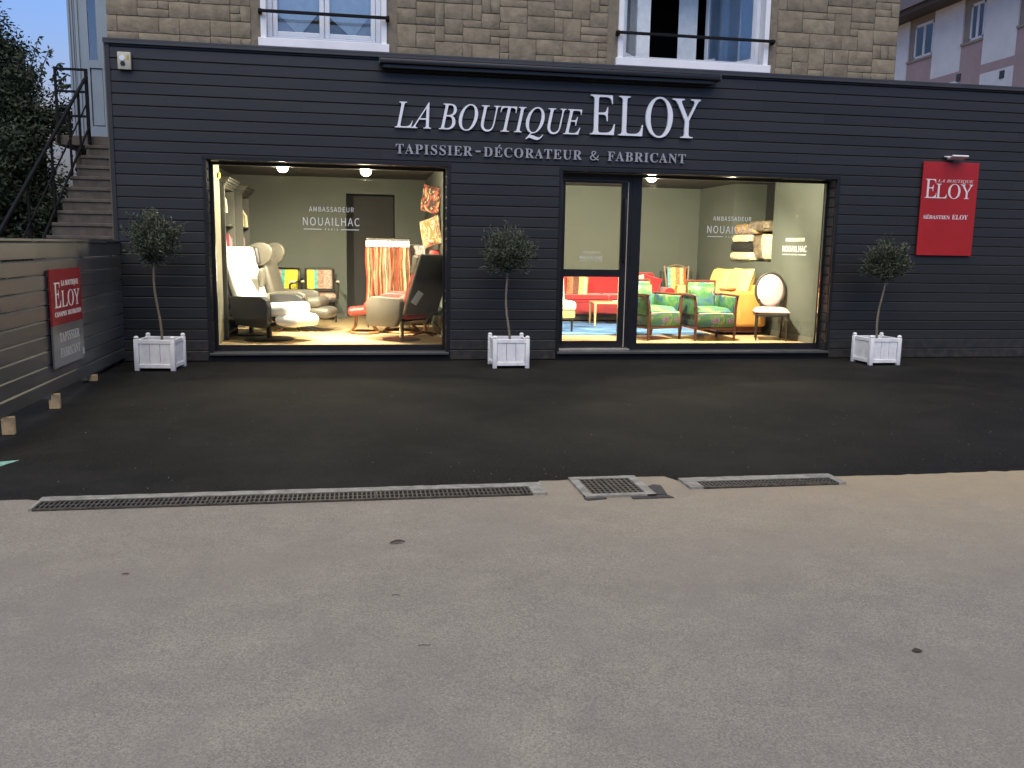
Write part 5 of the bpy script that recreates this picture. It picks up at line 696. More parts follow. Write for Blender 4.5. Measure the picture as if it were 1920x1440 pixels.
# ---------------------------------------------------------------- signs
s = thing('shop_sign', 'raised silver serif letters of the shop name across the dark facade', 'sign', (0, 0, 0))
text(s, 'LA BOUTIQUE', 'ital', 0.505, 2.925, 2.962, 0.315, M['letter'], 0.03, y=-0.012, space=0.35)
text(s, 'ELOY', 'roman', 3.035, 4.535, 2.972, 0.500, M['letter'], 0.035, y=-0.012)
s = thing('shop_sign', 'smaller dull grey letters of the second sign line under the name', 'sign', (0, 0, 0))
for t_, a, c in (('TAPISSIER', .52, 1.493), ('-', 1.535, 1.60), ('DÉCORATEUR', 1.640, 2.938), ('&', 3.049, 3.172), ('FABRICANT', 3.289, 4.368)):
    if t_ == '-': obj('letter', B().bx(a, c, -0.03, -0.012, 2.695, 2.715).mesh('letter', False), s, M['letter2'])
    else: text(s, t_, 'bold', a, c, 2.644, 0.118, M['letter2'], 0.02, y=-0.012, track=0.12)
# red wall sign, tilted a little, with its clip lamp
s = thing('wall_sign', 'bright red rectangular sign with white lettering on the right wall', 'sign', (8.318, -0.03, 2.135))
B().box((0, 0, 0), (0.872, 0.02, 1.305), bev=0.002).part('panel', M['redsign'], s)
text(s, 'E', 'roman', -0.385, -0.205, 0.150, 0.262, M['print'], 0.002, y=-0.0105, joined='lettering')
text(s, 'LOY', 'roman', -0.215, 0.365, 0.150, 0.200, M['print'], 0.002, y=-0.0105, joined='lettering')
text(s, 'LA BOUTIQUE', 'ital', -0.195, 0.360, 0.372, 0.040, M['print'], 0.002, y=-0.0105, joined='lettering')
text(s, 'SÉBASTIEN', 'bold', -0.375, 0.040, -0.140, 0.050, M['print'], 0.002, y=-0.0105, joined='lettering')
text(s, 'ELOY', 'bold', 0.075, 0.325, -0.140, 0.062, M['print'], 0.002, y=-0.0105, joined='lettering')
l = thing('sign_lamp', 'small white lamp fixed over the top edge of the red sign', 'lamp', (8.345, -0.02, 2.80))
B().box((0.0, -0.10, 0.045), (0.25, 0.13, 0.022), (R(-16), 0, 0), 0.004).part('lamp_head', M['white'], l)
B().box((-0.03, -0.04, 0.055), (0.23, 0.08, 0.018), (R(10), 0, 0), 0.004).part('lamp_cover', M['white'], l)
B().bx(-0.03, 0.03, -0.05, 0.02, -0.02, 0.03, 0.003).part('bracket', M['darkgrey'], l)
# glossy two colour sign on the fence (faces +x)
s = thing('fence_sign', 'glossy red and grey sign with white lettering hung on the board fence', 'sign', (-2.800, -2.262, 0.757), R(90))
b = B(); b.bx(-0.475, 0.475, -0.004, 0.012, -0.070, 0.462); b.part('upper_panel', M['redsign2'], s)
B().bx(-0.475, 0.475, -0.004, 0.012, -0.470, -0.0701).part('lower_panel', M['greysign'], s)
kw = dict(depth=0.002, y=-0.0045, joined='lettering')
text(s, 'E', 'roman', -0.375, -0.195, 0.095, 0.240, M['print'], **kw); text(s, 'LOY', 'roman', -0.170, 0.400, 0.095, 0.155, M['print'], **kw)
text(s, 'LA BOUTIQUE', 'bold', -0.16, 0.375, 0.300, 0.050, M['print'], **kw)
text(s, 'CANAPES', 'bold', -0.385, -0.04, 0.010, 0.045, M['print'], **kw); text(s, 'DECORATION', 'bold', 0.0, 0.43, 0.010, 0.045, M['print'], **kw)
text(s, 'TAPISSIER', 'bold', -0.29, 0.33, -0.235, 0.085, M['print2'], **kw); text(s, 'FABRICANT', 'bold', -0.29, 0.33, -0.385, 0.085, M['print2'], **kw)
B().bx(0.42, 0.46, -0.006, -0.004, -0.43, -0.36).part('sticker', M['print2'], s)

# alarm box
a = thing('alarm_box', 'small cream siren box high on the left end of the facade', 'alarm box', (-2.668, -0.012, 3.50))
B().bx(-0.075, 0.075, -0.05, 0.0, 0.0, 0.20, 0.008, 2).part('housing', M['alarm'], a)
B().cyl((-0.02, -0.052, 0.13), 0.032, 0.01, rot=(R(90), 0, 0)).part('light_lens', M['pvc'], a)
B().cyl((-0.015, -0.052, 0.065), 0.028, 0.008, rot=(R(90), 0, 0)).part('sounder_grille', M['dark'], a)
B().bx(0.03, 0.055, -0.053, -0.05, 0.11, 0.16).part('sticker', M['yellow'], a)

# ---------------------------------------------------------------- board fence on the left
fc = thing('board_fence', 'low fence of wide dark grey horizontal boards running out from the facade', 'fence', (-2.83, 0, 0))
fme = board_mesh(0.133, 0.020, 0.013); fme.materials.append(M['fence'])
rf = random.Random(5); zt = 1.315; FL = 4.9
for k in range(9):
    z = zt - 0.14 * (k + 1); y = -0.004
    js = [-FL, rf.uniform(-3.6, -1.6), -0.004] if k % 3 else [-FL, -0.004]
    for p, q in zip(js, js[1:]):
        o = obj('board', fme, fc); o.matrix_local = Matrix.Translation((rf.uniform(-0.002, 0.002), p + 0.001, z)) @ Matrix.Rotation(R(90), 4, 'Z') @ Matrix.Diagonal((q - p - 0.002, 1, 1, 1))
for p, q in ((-FL, -2.9), (-2.9, -0.004)):
    o = obj('board', fme, fc); o.matrix_local = Matrix.Translation((0.002, p + 0.001, 1.322)) @ Matrix.Rotation(R(90), 4, 'Z') @ Matrix.Diagonal((q - p - 0.002, 1, 1.14, 1))
B().bx(-0.055, 0.012, -FL, -0.012, 1.477, 1.502, 0.004).part('cap_rail', M['fence'], fc)
for y in (-0.35, -1.5, -2.70, -3.75, -4.75):
    B().bx(-0.095, -0.022, y - 0.04, y + 0.04, 0.02 - 0.02, 1.476, 0.003).part('post', M['fence'], fc)
for y, h, lab in ((-1.44, 0.05, 'small timber block wedged under the fence nearest the facade'), (-2.70, 0.062, 'timber block under the fence below the hung sign'), (-3.86, 0.062, 'timber block under the fence at the left edge of the photo')):
    zb = dip(-2.80, y); o = B().bx(-0.05, 0.045, -0.028, 0.028, 0.0, 0.048 - zb, 0.004).part('timber_block', M['block'], None); o.location = (-2.825, y, zb); o.rotation_euler = (0, 0, R(8)); tag(o, lab, 'wood block', 'timber blocks under the fence')

# ---------------------------------------------------------------- drains
def drain(name, label, x0, x1, y0, y1, conc, bars, cross=0, end=(0.05, 0.05), sect=None):
    t = thing(name, label, 'drain', (0, 0, 0), group='drains along the edge of the new tarmac'); z = 0.0
    B().bx(x0, x1, y0, y1, -0.0115, -0.0085).part('pit_shade_sheet', M['void'], t, smooth=False)  # black sheet standing in for the shade down in the drain pit
    rd = random.Random(int(x0 * 100)); b = B()
    # cast concrete kerb round the grate, its outer line uneven
    n = max(6, int((x1 - x0) / 0.06)); top = []
    for i in range(n + 1):
        x = x0 - end[0] + (x1 - x0 + end[0] + end[1]) * i / n; top.append((x, y1 + conc[0] + rd.uniform(-0.006, 0.006)))
    for i in range(n): b.poly([(top[i][0], y1 + 0.001, -0.012), (top[i + 1][0], y1 + 0.001, -0.012), (top[i + 1][0], top[i + 1][1], -0.012), (top[i][0], top[i][1], -0.012)], (0, 0, 0.017))
    b.bx(x0 - end[0], x0 - 0.001, y0 - conc[1] + 0.004, y1, -0.012, 0.004); b.bx(x1 + 0.001, x1 + end[1], y0 - conc[1], y1, -0.012, 0.0045)
    if conc[1] > 0.02: b.bx(x0 - end[0], x1 + end[1], y0 - conc[1], y0 - 0.002, -0.012, 0.0035)
    b.part('concrete_edge', M['concrete'], t, smooth=False)
    sect = sect or (x1 - x0); m = round((x1 - x0) / sect); sw_ = (x1 - x0) / m
    for q in range(m):
        a, c = x0 + q * sw_ + 0.002, x0 + (q + 1) * sw_ - 0.002; f = B()
        f.bx(a, c, y0, y0 + 0.012, -0.008, 0.002); f.bx(a, c, y1 - 0.012, y1, -0.008, 0.002); f.bx(a, a + 0.008, y0 + 0.012, y1 - 0.012, -0.008, 0.002); f.bx(c - 0.008, c, y0 + 0.012, y1 - 0.012, -0.008, 0.002)
        gr = f.part('grate', M['castiron'], t, smooth=False); g = B(); k = round((c - a) / bars)
        for i in range(1, k):
            x = a + (c - a) * i / k; g.bx(x - bars * 0.17, x + bars * 0.17, y0 + 0.012, y1 - 0.012, -0.007, 0.001)
        for i in range(cross):
            y = y0 + (y1 - y0) * (i + 1) / (cross + 1); g.bx(a + 0.008, c - 0.008, y - 0.005, y + 0.005, -0.0065, 0.0003)
        g.part('grate_bars', M['castiron'], gr, kind='stuff', smooth=False)
    return t
drain('channel_drain', 'longest slotted drain grating along the left edge of the tarmac', -1.80, 1.065, -6.445, -6.285, (0.085, 0.0), 0.0272, 1, (0.02, 0.09), 0.955)
d2 = drain('gully_drain', 'nearly square gridded drain between the two long gratings', 1.425, 1.765, -6.500, -6.155, (0.055, 0.05), 0.034, 6, (0.055, 0.06))
drain('channel_drain', 'shorter slotted drain grating at the right of the square one', 2.185, 3.125, -6.425, -6.290, (0.095, 0.0), 0.0272, 2, (0.09, 0.05))
o = B().poly([(1.83, -6.52, -0.011), (1.90, -6.53, -0.011), (1.93, -6.33, -0.011), (1.89, -6.30, -0.011), (1.84, -6.34, -0.011)], (0, 0, 0.007)).part('tar_patch', M['sealant'], None, kind='structure')
o = B().poly([(1.37, -6.60, -0.011), (1.50, -6.575, -0.011), (1.50, -6.552, -0.011), (1.36, -6.555, -0.011)], (0, 0, 0.0045)).part('tar_patch', M['sealant'], None, kind='structure')
o = B().poly([(1.66, -6.60, -0.011), (1.92, -6.60, -0.011), (1.90, -6.535, -0.011), (1.66, -6.553, -0.011)], (0, 0, 0.0045)).part('tar_patch', M['sealant'], None, kind='structure')
zz = lambda x, y: dip(x, y) + 0.004
mk = [(-3.0, -5.02), (-2.31, -5.115), (-2.40, -5.30), (-2.62, -5.62), (-3.0, -5.75)]
B().quad([(x, y, zz(x, y)) for x, y in mk]).part('painted_marking', M['mint'], None, kind='structure')

# leaves, twigs and grit on the road
def litter(name, x, y, ln, wd, rz, lab, cat, curl=0.004):
    b = B(); n = 6; L = []; Rr = []
    for i in range(n + 1):
        u = i / n; ww = wd * math.sin(math.pi * min(0.98, u * 0.95 + 0.03)) / 2; zc = 0.002 + curl * math.sin(u * 3.1)
        L.append(b.bm.verts.new((ln * (u - 0.5), ww, zc + curl * 0.6))); Rr.append(b.bm.verts.new((ln * (u - 0.5), -ww, zc)))
    for i in range(n): b.bm.faces.new((L[i], Rr[i], Rr[i + 1], L[i + 1]))
    o = b.part(name, M['leafdry'], None); o.location = (x, y, -0.010); o.rotation_euler = (0, 0, rz); tag(o, lab, cat); return o
litter('dry_leaf', 0.199, -7.239, 0.082, 0.022, R(12), 'dark curled leaf on the road below the long drain', 'leaf', 0.009)
litter('dry_leaf', 2.112, -8.747, 0.040, 0.028, R(-10), 'small round dark leaf on the right of the road', 'leaf', 0.004)
litter('dry_leaf', -1.05, -7.52, 0.035, 0.010, R(5), 'tiny brown leaf on the road at the far left', 'leaf', 0.003)
o = B().tube([(-0.022, 0.0, 0.003), (-0.005, 0.004, 0.004), (0.012, -0.003, 0.004), (0.024, 0.002, 0.003)], 0.0014, 5).part('twig', M['leafdry'], None); o.location = (0.245, -8.44, -0.010); tag(o, 'thin dark twig lying on the middle of the road', 'twig')
o = B().tube([(-0.016, 0.0, 0.003), (0.0, 0.004, 0.004), (0.018, -0.006, 0.003)], 0.0012, 5).part('twig', M['leafdry'], None); o.location = (0.16, -7.93, -0.010); tag(o, 'short twig on the road between leaf and longer twig', 'twig')
rg = random.Random(9); g = B()
for i in range(380):
    x = rg.uniform(-2.5, 8.5); y = rg.choice([rg.gauss(-6.3, 0.25), rg.uniform(-9.5, -0.4), rg.uniform(-6.2, -2.0)]); r = rg.uniform(0.0018, 0.0045)
    if -1.85 < x < 3.2 and -6.6 < y < -6.1: continue
    zb = (dip(x, y) if y > -6.1 else -0.012); a = rg.uniform(0, 6.28)
    p = [(x + r * math.cos(a + q * 2.094), y + r * math.sin(a + q * 2.094), zb) for q in range(3)]; t_ = (x, y, zb + r * 1.1)
    vv = [g.bm.verts.new(q) for q in p] + [g.bm.verts.new(t_)]
    for q in ((0, 1, 3), (1, 2, 3), (2, 0, 3)): g.bm.faces.new([vv[e_] for e_ in q])
g.part('grit', M['concrete'], None, kind='stuff', smooth=False)

# ---------------------------------------------------------------- olive trees in white planters
def planter(x, y, rz, label):
    t = thing('planter', label, 'planter', (x, y, 0), rz, 'white planters along the facade'); S = 0.205; H = 0.355
    pm = B(); pm.bx(-0.026, 0.026, -0.026, 0.026, 0.0, 0.372, 0.006, 2); pm.ball((0, 0, 0.387), (0.029, 0.029, 0.022), 12); pme = pm.mesh('post')
    for sx in (-1, 1):
        for sy in (-1, 1): obj('post', pme, t, M['planter'], (sx * S, sy * S, 0))
    rl = B().bx(-S + 0.026, S - 0.026, -0.014, 0.014, -0.024, 0.024, 0.004).mesh('rail')
    sl = B().bx(-0.0565, 0.0565, -0.006, 0.006, 0.077, 0.317, 0.003).mesh('slat')
    for k in range(4):
        for zz_ in (0.340, 0.055):
            o = obj('rail', rl, t, M['planter']); o.matrix_local = Matrix.Rotation(k * R(90), 4, 'Z') @ Matrix.Translation((0, -S, zz_))
        for q in (-1, 0, 1):
            o = obj('slat', sl, t, M['planter']); o.matrix_local = Matrix.Rotation(k * R(90), 4, 'Z') @ Matrix.Translation((q * 0.1175, -S, 0))
    B().bx(-S + 0.02, S - 0.02, -S + 0.02, S - 0.02, 0.10, 0.30).part('soil', M['soil'], t)
    return t
def olive(x, y, z0, zc, seed, label, lean=0.0, rr=(0.27, 0.27, 0.30)):
    r = random.Random(seed); t = thing('olive_tree', label, 'tree', (x, y, z0), 0, 'small olive trees in planters')
    h = zc - z0 - rr[2] * 0.75; pts = []; n = 9
    for i in range(n): u = i / (n - 1); pts.append((lean * (1 - u) * 0 + 0.024 * math.sin(u * 5 + seed) - lean * u, 0.012 * math.sin(u * 4 + seed * 2), h * u))
    B().tube(pts, [0.0155 - 0.004 * i / (n - 1) for i in range(n)], 8).part('trunk', M['bark'], t)
    top = Vector(pts[-1]); cc = Vector((top.x, top.y, zc - z0)); br = B(); tips = []
    for i in range(72):
        while True:
            d = Vector((r.gauss(0, 1), r.gauss(0, 1), r.gauss(0.15, 1))).normalized()
            if d.z > -0.75: break
        e = cc + Vector((d.x * rr[0], d.y * rr[1], d.z * rr[2])) * r.uniform(0.62, 1.08)
        m = top.lerp(e, 0.5) + Vector((0, 0, 0.03)); st = top + Vector((0, 0, -0.04 * r.random()))
        br.tube([st, m, e], [0.0055, 0.0035, 0.0015], 4); tips.append((st, m, e))
    br.part('branch', M['bark'], t)
    b = B()
    def leaf(p, d, L, W):
        side = d.cross(Vector((r.gauss(0, 1), r.gauss(0, 1), r.gauss(0, 1)))).normalized(); nrm = d.cross(side)
        q = [p, p + d * L * 0.5 + side * W + nrm * 0.002, p + d * L, p + d * L * 0.5 - side * W + nrm * 0.002]
        b.bm.faces.new([b.bm.verts.new(v) for v in q])
    for st, m, e in tips:
        for k in range(68):
            u = r.random() ** 0.7; p = (m.lerp(e, u * 1.0) if r.random() < 0.75 else st.lerp(m, u)) + Vector((r.gauss(0, 0.032), r.gauss(0, 0.032), r.gauss(0, 0.032)))
            d = ((e - m).normalized() * 0.8 + Vector((r.gauss(0, 0.7), r.gauss(0, 0.7), r.gauss(0.25, 0.7)))).normalized(); leaf(p, d, r.uniform(0.038, 0.066), r.uniform(0.0055, 0.0085))
        if r.random() < 0.4:
            d = (e - cc).normalized() + Vector((0, 0, 0.5)); d.normalize()
            for k in range(9): leaf(e + d * 0.012 * k, (d + Vector((r.gauss(0, .6), r.gauss(0, .6), r.gauss(0, .4)))).normalized(), 0.045, 0.006)
    b.part('crown', M['olive'], t, smooth=False)
    return t
for x, y, rz, a1, a2, seed, zc, lean, rr in (
    (-2.285, -0.62, R(-6), 'white slatted planter in the corner by the fence', 'small olive tree in the planter by the fence', 1, 1.50, 0.02, (0.315, 0.30, 0.30)),
    (1.905, -0.60, R(0), 'white slatted planter between window and door', 'small olive tree between the window and the door', 2, 1.46, 0.03, (0.32, 0.30, 0.31)),
    (7.045, -0.55, R(1), 'white slatted planter below the red wall sign', 'small olive tree beside the red wall sign', 3, 1.40, -0.05, (0.30, 0.29, 0.27))):
    planter(x, y, rz, a1); olive(x, y, 0.30, zc, seed, a2, lean, rr)

# ---------------------------------------------------------------- outside stairs, railing, upper door
BG = None
st = thing('outdoor_staircase', 'worn concrete steps climbing beside the left wall to the upper door', 'stairs', (0, 0, 0))
for k in range(-8, 9):
    z = 1.55 + 0.17 * k; y = 1.03 + 0.255 * k
    B().bx(-4.0, -2.88, y - 0.02, y + 0.29, z - 0.045, z, 0.006).part('tread', M['concstep'], st)
    B().bx(-3.99, -2.88, y, y + 0.27, z - 0.17, z - 0.0455).part('riser', M['concstep'], st)
B().bx(-4.50, -2.88, 3.33, 4.30, 2.93, 3.075, 0.006).part('landing', M['concstep'], st)
B().bx(-3.95, -2.90, -1.2, 0.9, -0.1, 0.15).part('base', M['concstep'], st)
ir = thing('stair_railing', 'black iron railing climbing beside the outside steps', 'railing', (-4.0, 0, 0))
sl = 0.625; zr = lambda y: 1.80 + sl * (y + 0.13); zb = lambda y: 1.50 + 0.72 * (y - 0.95)
B().tube([(0, -1.4, zr(-1.4)), (0, 3.25, zr(3.25))], 0.024, 8).part('handrail', M['iron'], ir)
B().tube([(0, -1.1, zb(-1.1)), (0, 3.35, zb(3.35))], 0.018, 8).part('lower_rail', M['iron'], ir)
B().tube([(0, 0.2, (zr(0.2) + zb(0.2)) / 2 ), (0, 3.25, (zr(3.25) + zb(3.25)) / 2)], 0.012, 8).part('middle_rail', M['iron'], ir)
for y in (-0.6, 0.5, 1.5, 2.35, 2.85): B().bx(-0.014, 0.014, y - 0.014, y + 0.014, zb(y) - 0.1, zr(y)).part('baluster', M['iron'], ir)
B().bx(-0.022, 0.022, 3.28, 3.324, 2.95, 4.06).part('post', M['iron'], ir)
b = B(); 
for z in (4.045, 3.72, 3.36): B().bx(-0.42, -0.022, 3.288, 3.316, z - 0.017, z + 0.017).part('landing_rail', M['iron'], ir)
B().bx(-0.455, -0.42, 3.283, 3.320, 2.95, 4.06).part('post', M['iron'], ir)
wing = thing('rear_wing', 'blue white rear wing with the upper entrance behind the stairs', 'building', (0, 0, 0))
b = B(); b.bx(-4.53, -2.9, 4.40, 6.2, 3.0, 6.4); b.part('wall', M['wing'], wing, smooth=False)
B().bx(-4.95, -4.05, 4.35, 4.55, 2.0, 3.05).part('low_wall', M['nwhite'], wing, smooth=False)
B().bx(-4.5, -2.9, 4.32, 6.2, 0.0, 2.999).part('lower_wall', M['render'], wing, smooth=False)
d = B(); framebox(d, -4.40, -3.30, 3.08, 5.9, 0.045, 4.33, 4.40); ud = d.part('entrance_door', M['wing'], wing)
b = B(); b.bx(-4.353, -4.215, 4.35, 4.39, 3.14, 5.84); b.bx(-4.215, -3.36, 4.35, 4.39, 3.14, 3.34); b.bx(-4.215, -3.36, 4.35, 4.39, 4.26, 4.38); b.bx(-4.02, -3.36, 4.351, 4.39, 3.34, 4.26); b.bx(-4.085, -3.36, 4.352, 4.39, 4.38, 5.84); b.part('door_leaf', M['wing'], ud)
B().bx(-4.213, -4.087, 4.368, 4.374, 4.382, 5.838).part('pane', M['glass_sky'], ud); B().bx(-4.213, -4.087, 4.380, 4.396, 4.382, 5.838).part('dark_room', M['roomdark'], ud)
B().bx(-4.195, -4.03, 4.366, 4.380, 3.36, 4.24).part('panel', M['wing'], ud)
for x in (-4.49, -4.45, -4.42): B().bx(x - 0.006, x + 0.006, 4.394, 4.40, 3.05, 6.3).part('groove_strip', M['darkgrey'], wing)

# ---------------------------------------------------------------- dark trees beyond the fence
def tree(x, y, z0, cz, rx, ry, rz_, nl, seed, label, spikes=()):
    r = random.Random(seed); t = thing('broadleaf_tree', label, 'tree', (x, y, z0), 0, 'dark trees left of the stairs')
    br = B(); br.tube([(0, 0, 0), (0.05, 0, (cz - z0) * 0.5), (0, 0.05, cz - z0)], [0.11, 0.08, 0.05], 8); br.part('trunk', M['bark2'], t)
    b = B(); c0 = Vector((0, 0, cz - z0)); cl = []
    for i in range(64):
        d = Vector((r.gauss(0, 1), r.gauss(0, 1), r.gauss(0, 1))).normalized() * (r.random() ** 0.35)
        cl.append((c0 + Vector((d.x * rx, d.y * ry, d.z * rz_)), r.uniform(0.22, 0.42)))
    for i in range(nl):
        c, cr_ = r.choice(cl); d = Vector((r.gauss(0, 1), r.gauss(0, 1), r.gauss(0, 0.9)))
        p = c + d * cr_ * 0.55; a = Vector((r.gauss(0, 1), r.gauss(0, 1), r.gauss(-0.3, 0.8))).normalized(); s_ = a.cross(Vector((r.gauss(0, 1), r.gauss(0, 1), r.gauss(0, 1)))).normalized()
        L = r.uniform(0.06, 0.11); W = L * 0.20; q = [p, p + a * L * 0.45 + s_ * W, p + a * L, p + a * L * 0.45 - s_ * W]
        b.bm.faces.new([b.bm.verts.new(v) for v in q])
    for sx, sy, sz, ex, ez in spikes:   # loose leafy shoots standing out against the sky
        p0 = Vector((sx - x, sy - y, sz - z0)); p1 = Vector((ex - x, sy - y - 0.1, ez - z0))
        br2 = B(); br2.tube([p0, p0.lerp(p1, 0.5) + Vector((0, 0, 0.04)), p1], [0.012, 0.008, 0.003], 5); br2.part('shoot', M['bark2'], t)
        for k in range(26):
            u = 0.15 + 0.85 * r.random(); p = p0.lerp(p1, u) + Vector((0, 0, 0.04 * (1 - abs(2 * u - 1)))); a = Vector((r.gauss(0, 0.8), r.gauss(0, 0.5), r.gauss(-0.5, 0.6))).normalized()
            s_ = a.cross(Vector((r.gauss(0, .3), 1, r.gauss(0, .3)))).normalized(); L = r.uniform(0.08, 0.13); W = L * 0.17; q = [p, p + a * L * 0.45 + s_ * W, p + a * L, p + a * L * 0.45 - s_ * W]
            b.bm.faces.new([b.bm.verts.new(v) for v in q])
    b.part('crown', M['hedge'], t, smooth=False)
tree(-5.75, 5.4, 0, 2.85, 1.05, 1.1, 1.60, 34000, 21, 'dark leafy tree just left of the upper door', ((-5.35, 5.0, 4.15, -5.12, 4.82), (-5.2, 5.0, 4.1, -4.98, 4.62), (-5.0, 5, 4.1, -4.80, 4.42), (-4.95, 5.0, 4.0, -4.70, 4.25), (-5.5, 5.0, 4.2, -5.42, 4.55), (-5.05, 5.0, 3.9, -4.62, 4.10)))
tree(-6.95, 6.4, 0, 3.95, 1.30, 1.2, 1.95, 42000, 22, 'taller dark tree at the left edge of the photo')
tree(-5.5, 3.4, 0, 1.8, 1.25, 0.9, 1.35, 34000, 23, 'low dark bush behind the foot of the railing')
tree(-8.6, 8.5, 0, 2.6, 1.9, 1.2, 2.1, 18000, 24, 'dark bush farthest back behind the fence')

# ---------------------------------------------------------------- neighbour's house at the right
NX_ = 22.0
nb = thing('neighbour_house', 'pale house with pinkish window bays rising behind the right wall', 'house', (0, 0, 0))
B().bx(NX_ + 0.06, NX_ + 9, 6.0, 36.0, 0.0, 10.75).part('wall', M['ntaupe'], nb, smooth=False)
def npan(y0, y1, z0, z1, m_='nwhite', t_=0.06, nm='wall_panel'): B().bx(NX_, NX_ + t_ - 0.001, y0, y1, z0, z1).part(nm, M[m_], nb, smooth=False)
bays = [(20.82, 22.42), (17.95, 19.12), (14.85, 16.28), (11.6, 12.9), (8.3, 9.6)]; prev = 35.9
for (a, c) in bays:
    npan(c, prev, 8.18, 10.70); npan(c, prev, 5.0, 7.86); npan(c, prev, 7.86, 8.18, 'npink', 0.045, 'band')
    npan(a, c, 5.0, 9.04, 'npink', 0.03, 'bay_panel')
    w_ = B(); w_.bx(NX_ - 0.05, NX_ + 0.12, a, c, 9.04, 9.12); wn = w_.part('window', M['ntaupe'], nb, smooth=False)
    y0, y1 = a + 0.02, c - 0.42; f = B(); 
    for p in ((y0, y0 + 0.07, 9.16, 10.4), (y1 - 0.07, y1, 9.16, 10.4), ((y0 + y1) / 2 - 0.05, (y0 + y1) / 2 + 0.05, 9.22, 10.32), (y0, y1, 9.12, 9.22), (y0, y1, 10.32, 10.42)): f.bx(NX_ + 0.0, NX_ + 0.055, *p)
    f.part('frame', M['nwhite'], wn, smooth=False)
    B().bx(NX_ + 0.03, NX_ + 0.036, y0 + 0.07, y1 - 0.07, 9.22, 10.32).part('pane', M['glass_up'], wn)
    B().bx(NX_ + 0.045, NX_ + 0.055, y0 + 0.07, (y0 + y1) / 2, 9.22, 10.32).part('net_curtain', M['curtain2'], wn, smooth=False)
    B().bx(NX_ + 0.046, NX_ + 0.056, (y0 + y1) / 2, y1 - 0.07, 9.22, 10.32).part('dark_room', M['roomdark'], wn, smooth=False)
    prev = a
npan(6.0, prev, 5.0, 10.70)
for y, z in ((19.1, 7.95), (16.8, 7.65)): B().bx(NX_ - 0.03, NX_ - 0.001, y - 0.11, y + 0.11, z - 0.13, z + 0.13).part('vent', M['dark'], nb)
b = B(); b.bx(NX_ - 0.75, NX_ + 9.6, 5.4, 36.6, 10.72, 10.90); b.part('soffit', M['nsoffit'], nb, smooth=False)
b = B(); b.poly([(NX_ - 0.85, 5.3, 10.91), (NX_ + 9.7, 5.3, 10.91), (NX_ + 4.4, 5.3, 14.6)], (0, 31.4, 0)); b.part('roof', M['nsoffit'], nb, smooth=False)

# ---------------------------------------------------------------- houses added behind the camera to block the low sky and fill the reflections
for nm, lab, x0, x1, y1, h in (('house', 'plain ochre house added across the street to block the low sky', -34, 2.3, -27, 6.2), ('house', 'wider ochre house added across the street to block the low sky at the right', 2.3, 34, -29, 7.0)):
    t = thing(nm, lab, 'house', (0, 0, 0), 0, 'added houses across the street')
    B().bx(x0, x1, y1 - 9, y1, 0, h).part('wall', M['added_house'], t, smooth=False)
    B().poly([(x0 - 0.4, y1 + 0.5, h), (x0 - 0.4, y1 - 9.5, h), (x0 - 0.4, y1 - 4.5, h + 3.0)], (x1 - x0 + 0.8, 0, 0)).part('roof', M['nsoffit'], t, smooth=False)
    n = int((x1 - x0) / 3)
    for k in range(n):
        for z in (1.0, 3.9): B().bx(x0 + 1 + 3 * k, x0 + 2.1 + 3 * k, y1, y1 + 0.05, z, z + 1.3).part('window', M['dark'], t, smooth=False)
hd = B(); rh = random.Random(77)  # hedge added to block the low sky behind the trees
for i in range(30000):
    p = Vector((rh.uniform(-60, -9.5), 11 + rh.gauss(0, 0.8), 2.9 * rh.random() ** 0.8)); a = Vector((rh.gauss(0, 1), rh.gauss(0, 1), rh.gauss(0, 1))).normalized(); s_ = a.cross(Vector((rh.gauss(0, 1), 1, rh.gauss(0, 1)))).normalized(); L = 0.30
    hd.bm.faces.new([hd.bm.verts.new(v) for v in (p, p + a * L * 0.5 + s_ * 0.09, p + a * L, p + a * L * 0.5 - s_ * 0.09)])
hd = hd.part('hedge', M['hedge'], None, smooth=False); tag(hd, 'long dark hedge added behind the trees to block the low sky', 'hedge')

# ---------------------------------------------------------------- lamps in the showrooms
def ceiling_spot(x, y, z, label, power, aim, cone=115, seen=True, point=0.0, pz=-0.14):
    t = thing('ceiling_spotlight', label, 'spotlight', (x, y, z), 0, 'spotlights on the showroom ceilings')
    if CZ - z > 0.12: B().cyl((0, 0, (CZ - z) / 2 + 0.034), 0.012, CZ - z - 0.072, seg=10).part('stem', M['dark'], t)
    B().cyl((0, 0.0, 0.035), 0.055, 0.07, seg=20).part('lamp_head', M['dark'], t)
    B().ball((0, 0, -0.012), (0.072, 0.072, 0.060) if seen else (0.05, 0.05, 0.03), 20).part('bulb', M['bulb'], t)
    ld = bpy.data.lights.new('spot_light', 'SPOT'); ld.energy = power * LAMP_K; ld.spot_size = R(cone); ld.spot_blend = 0.7; ld.color = (1.0, 0.85, 0.62); ld.shadow_soft_size = 0.05
    lo = bpy.data.objects.new('spot_light', ld); COL.objects.link(lo); lo.parent = t; lo.location = (0, 0, -0.075)
    lo.rotation_euler = (Vector(aim) - Vector((x, y, z - 0.075))).to_track_quat('-Z', 'Y').to_euler()
    if point > 0:   # the bare lamp also throws light sideways and back through the pane
        pd = bpy.data.lights.new('glow_light', 'POINT'); pd.energy = point * LAMP_K; pd.color = (1.0, 0.85, 0.62); pd.shadow_soft_size = 0.07
        po = bpy.data.objects.new('glow_light', pd); COL.objects.link(po); po.parent = t; po.location = (0, 0, pz)
    return t
ceiling_spot(-0.937, 0.80, 2.50, 'glaring spotlight at the left behind the left shop window', 1300, (-0.5, 2.6, 0.3), 112, point=170)
ceiling_spot(0.154, 0.80, 2.485, 'glaring spotlight at the right behind the left shop window', 1300, (-0.4, 2.2, 0.2), 112, point=170)
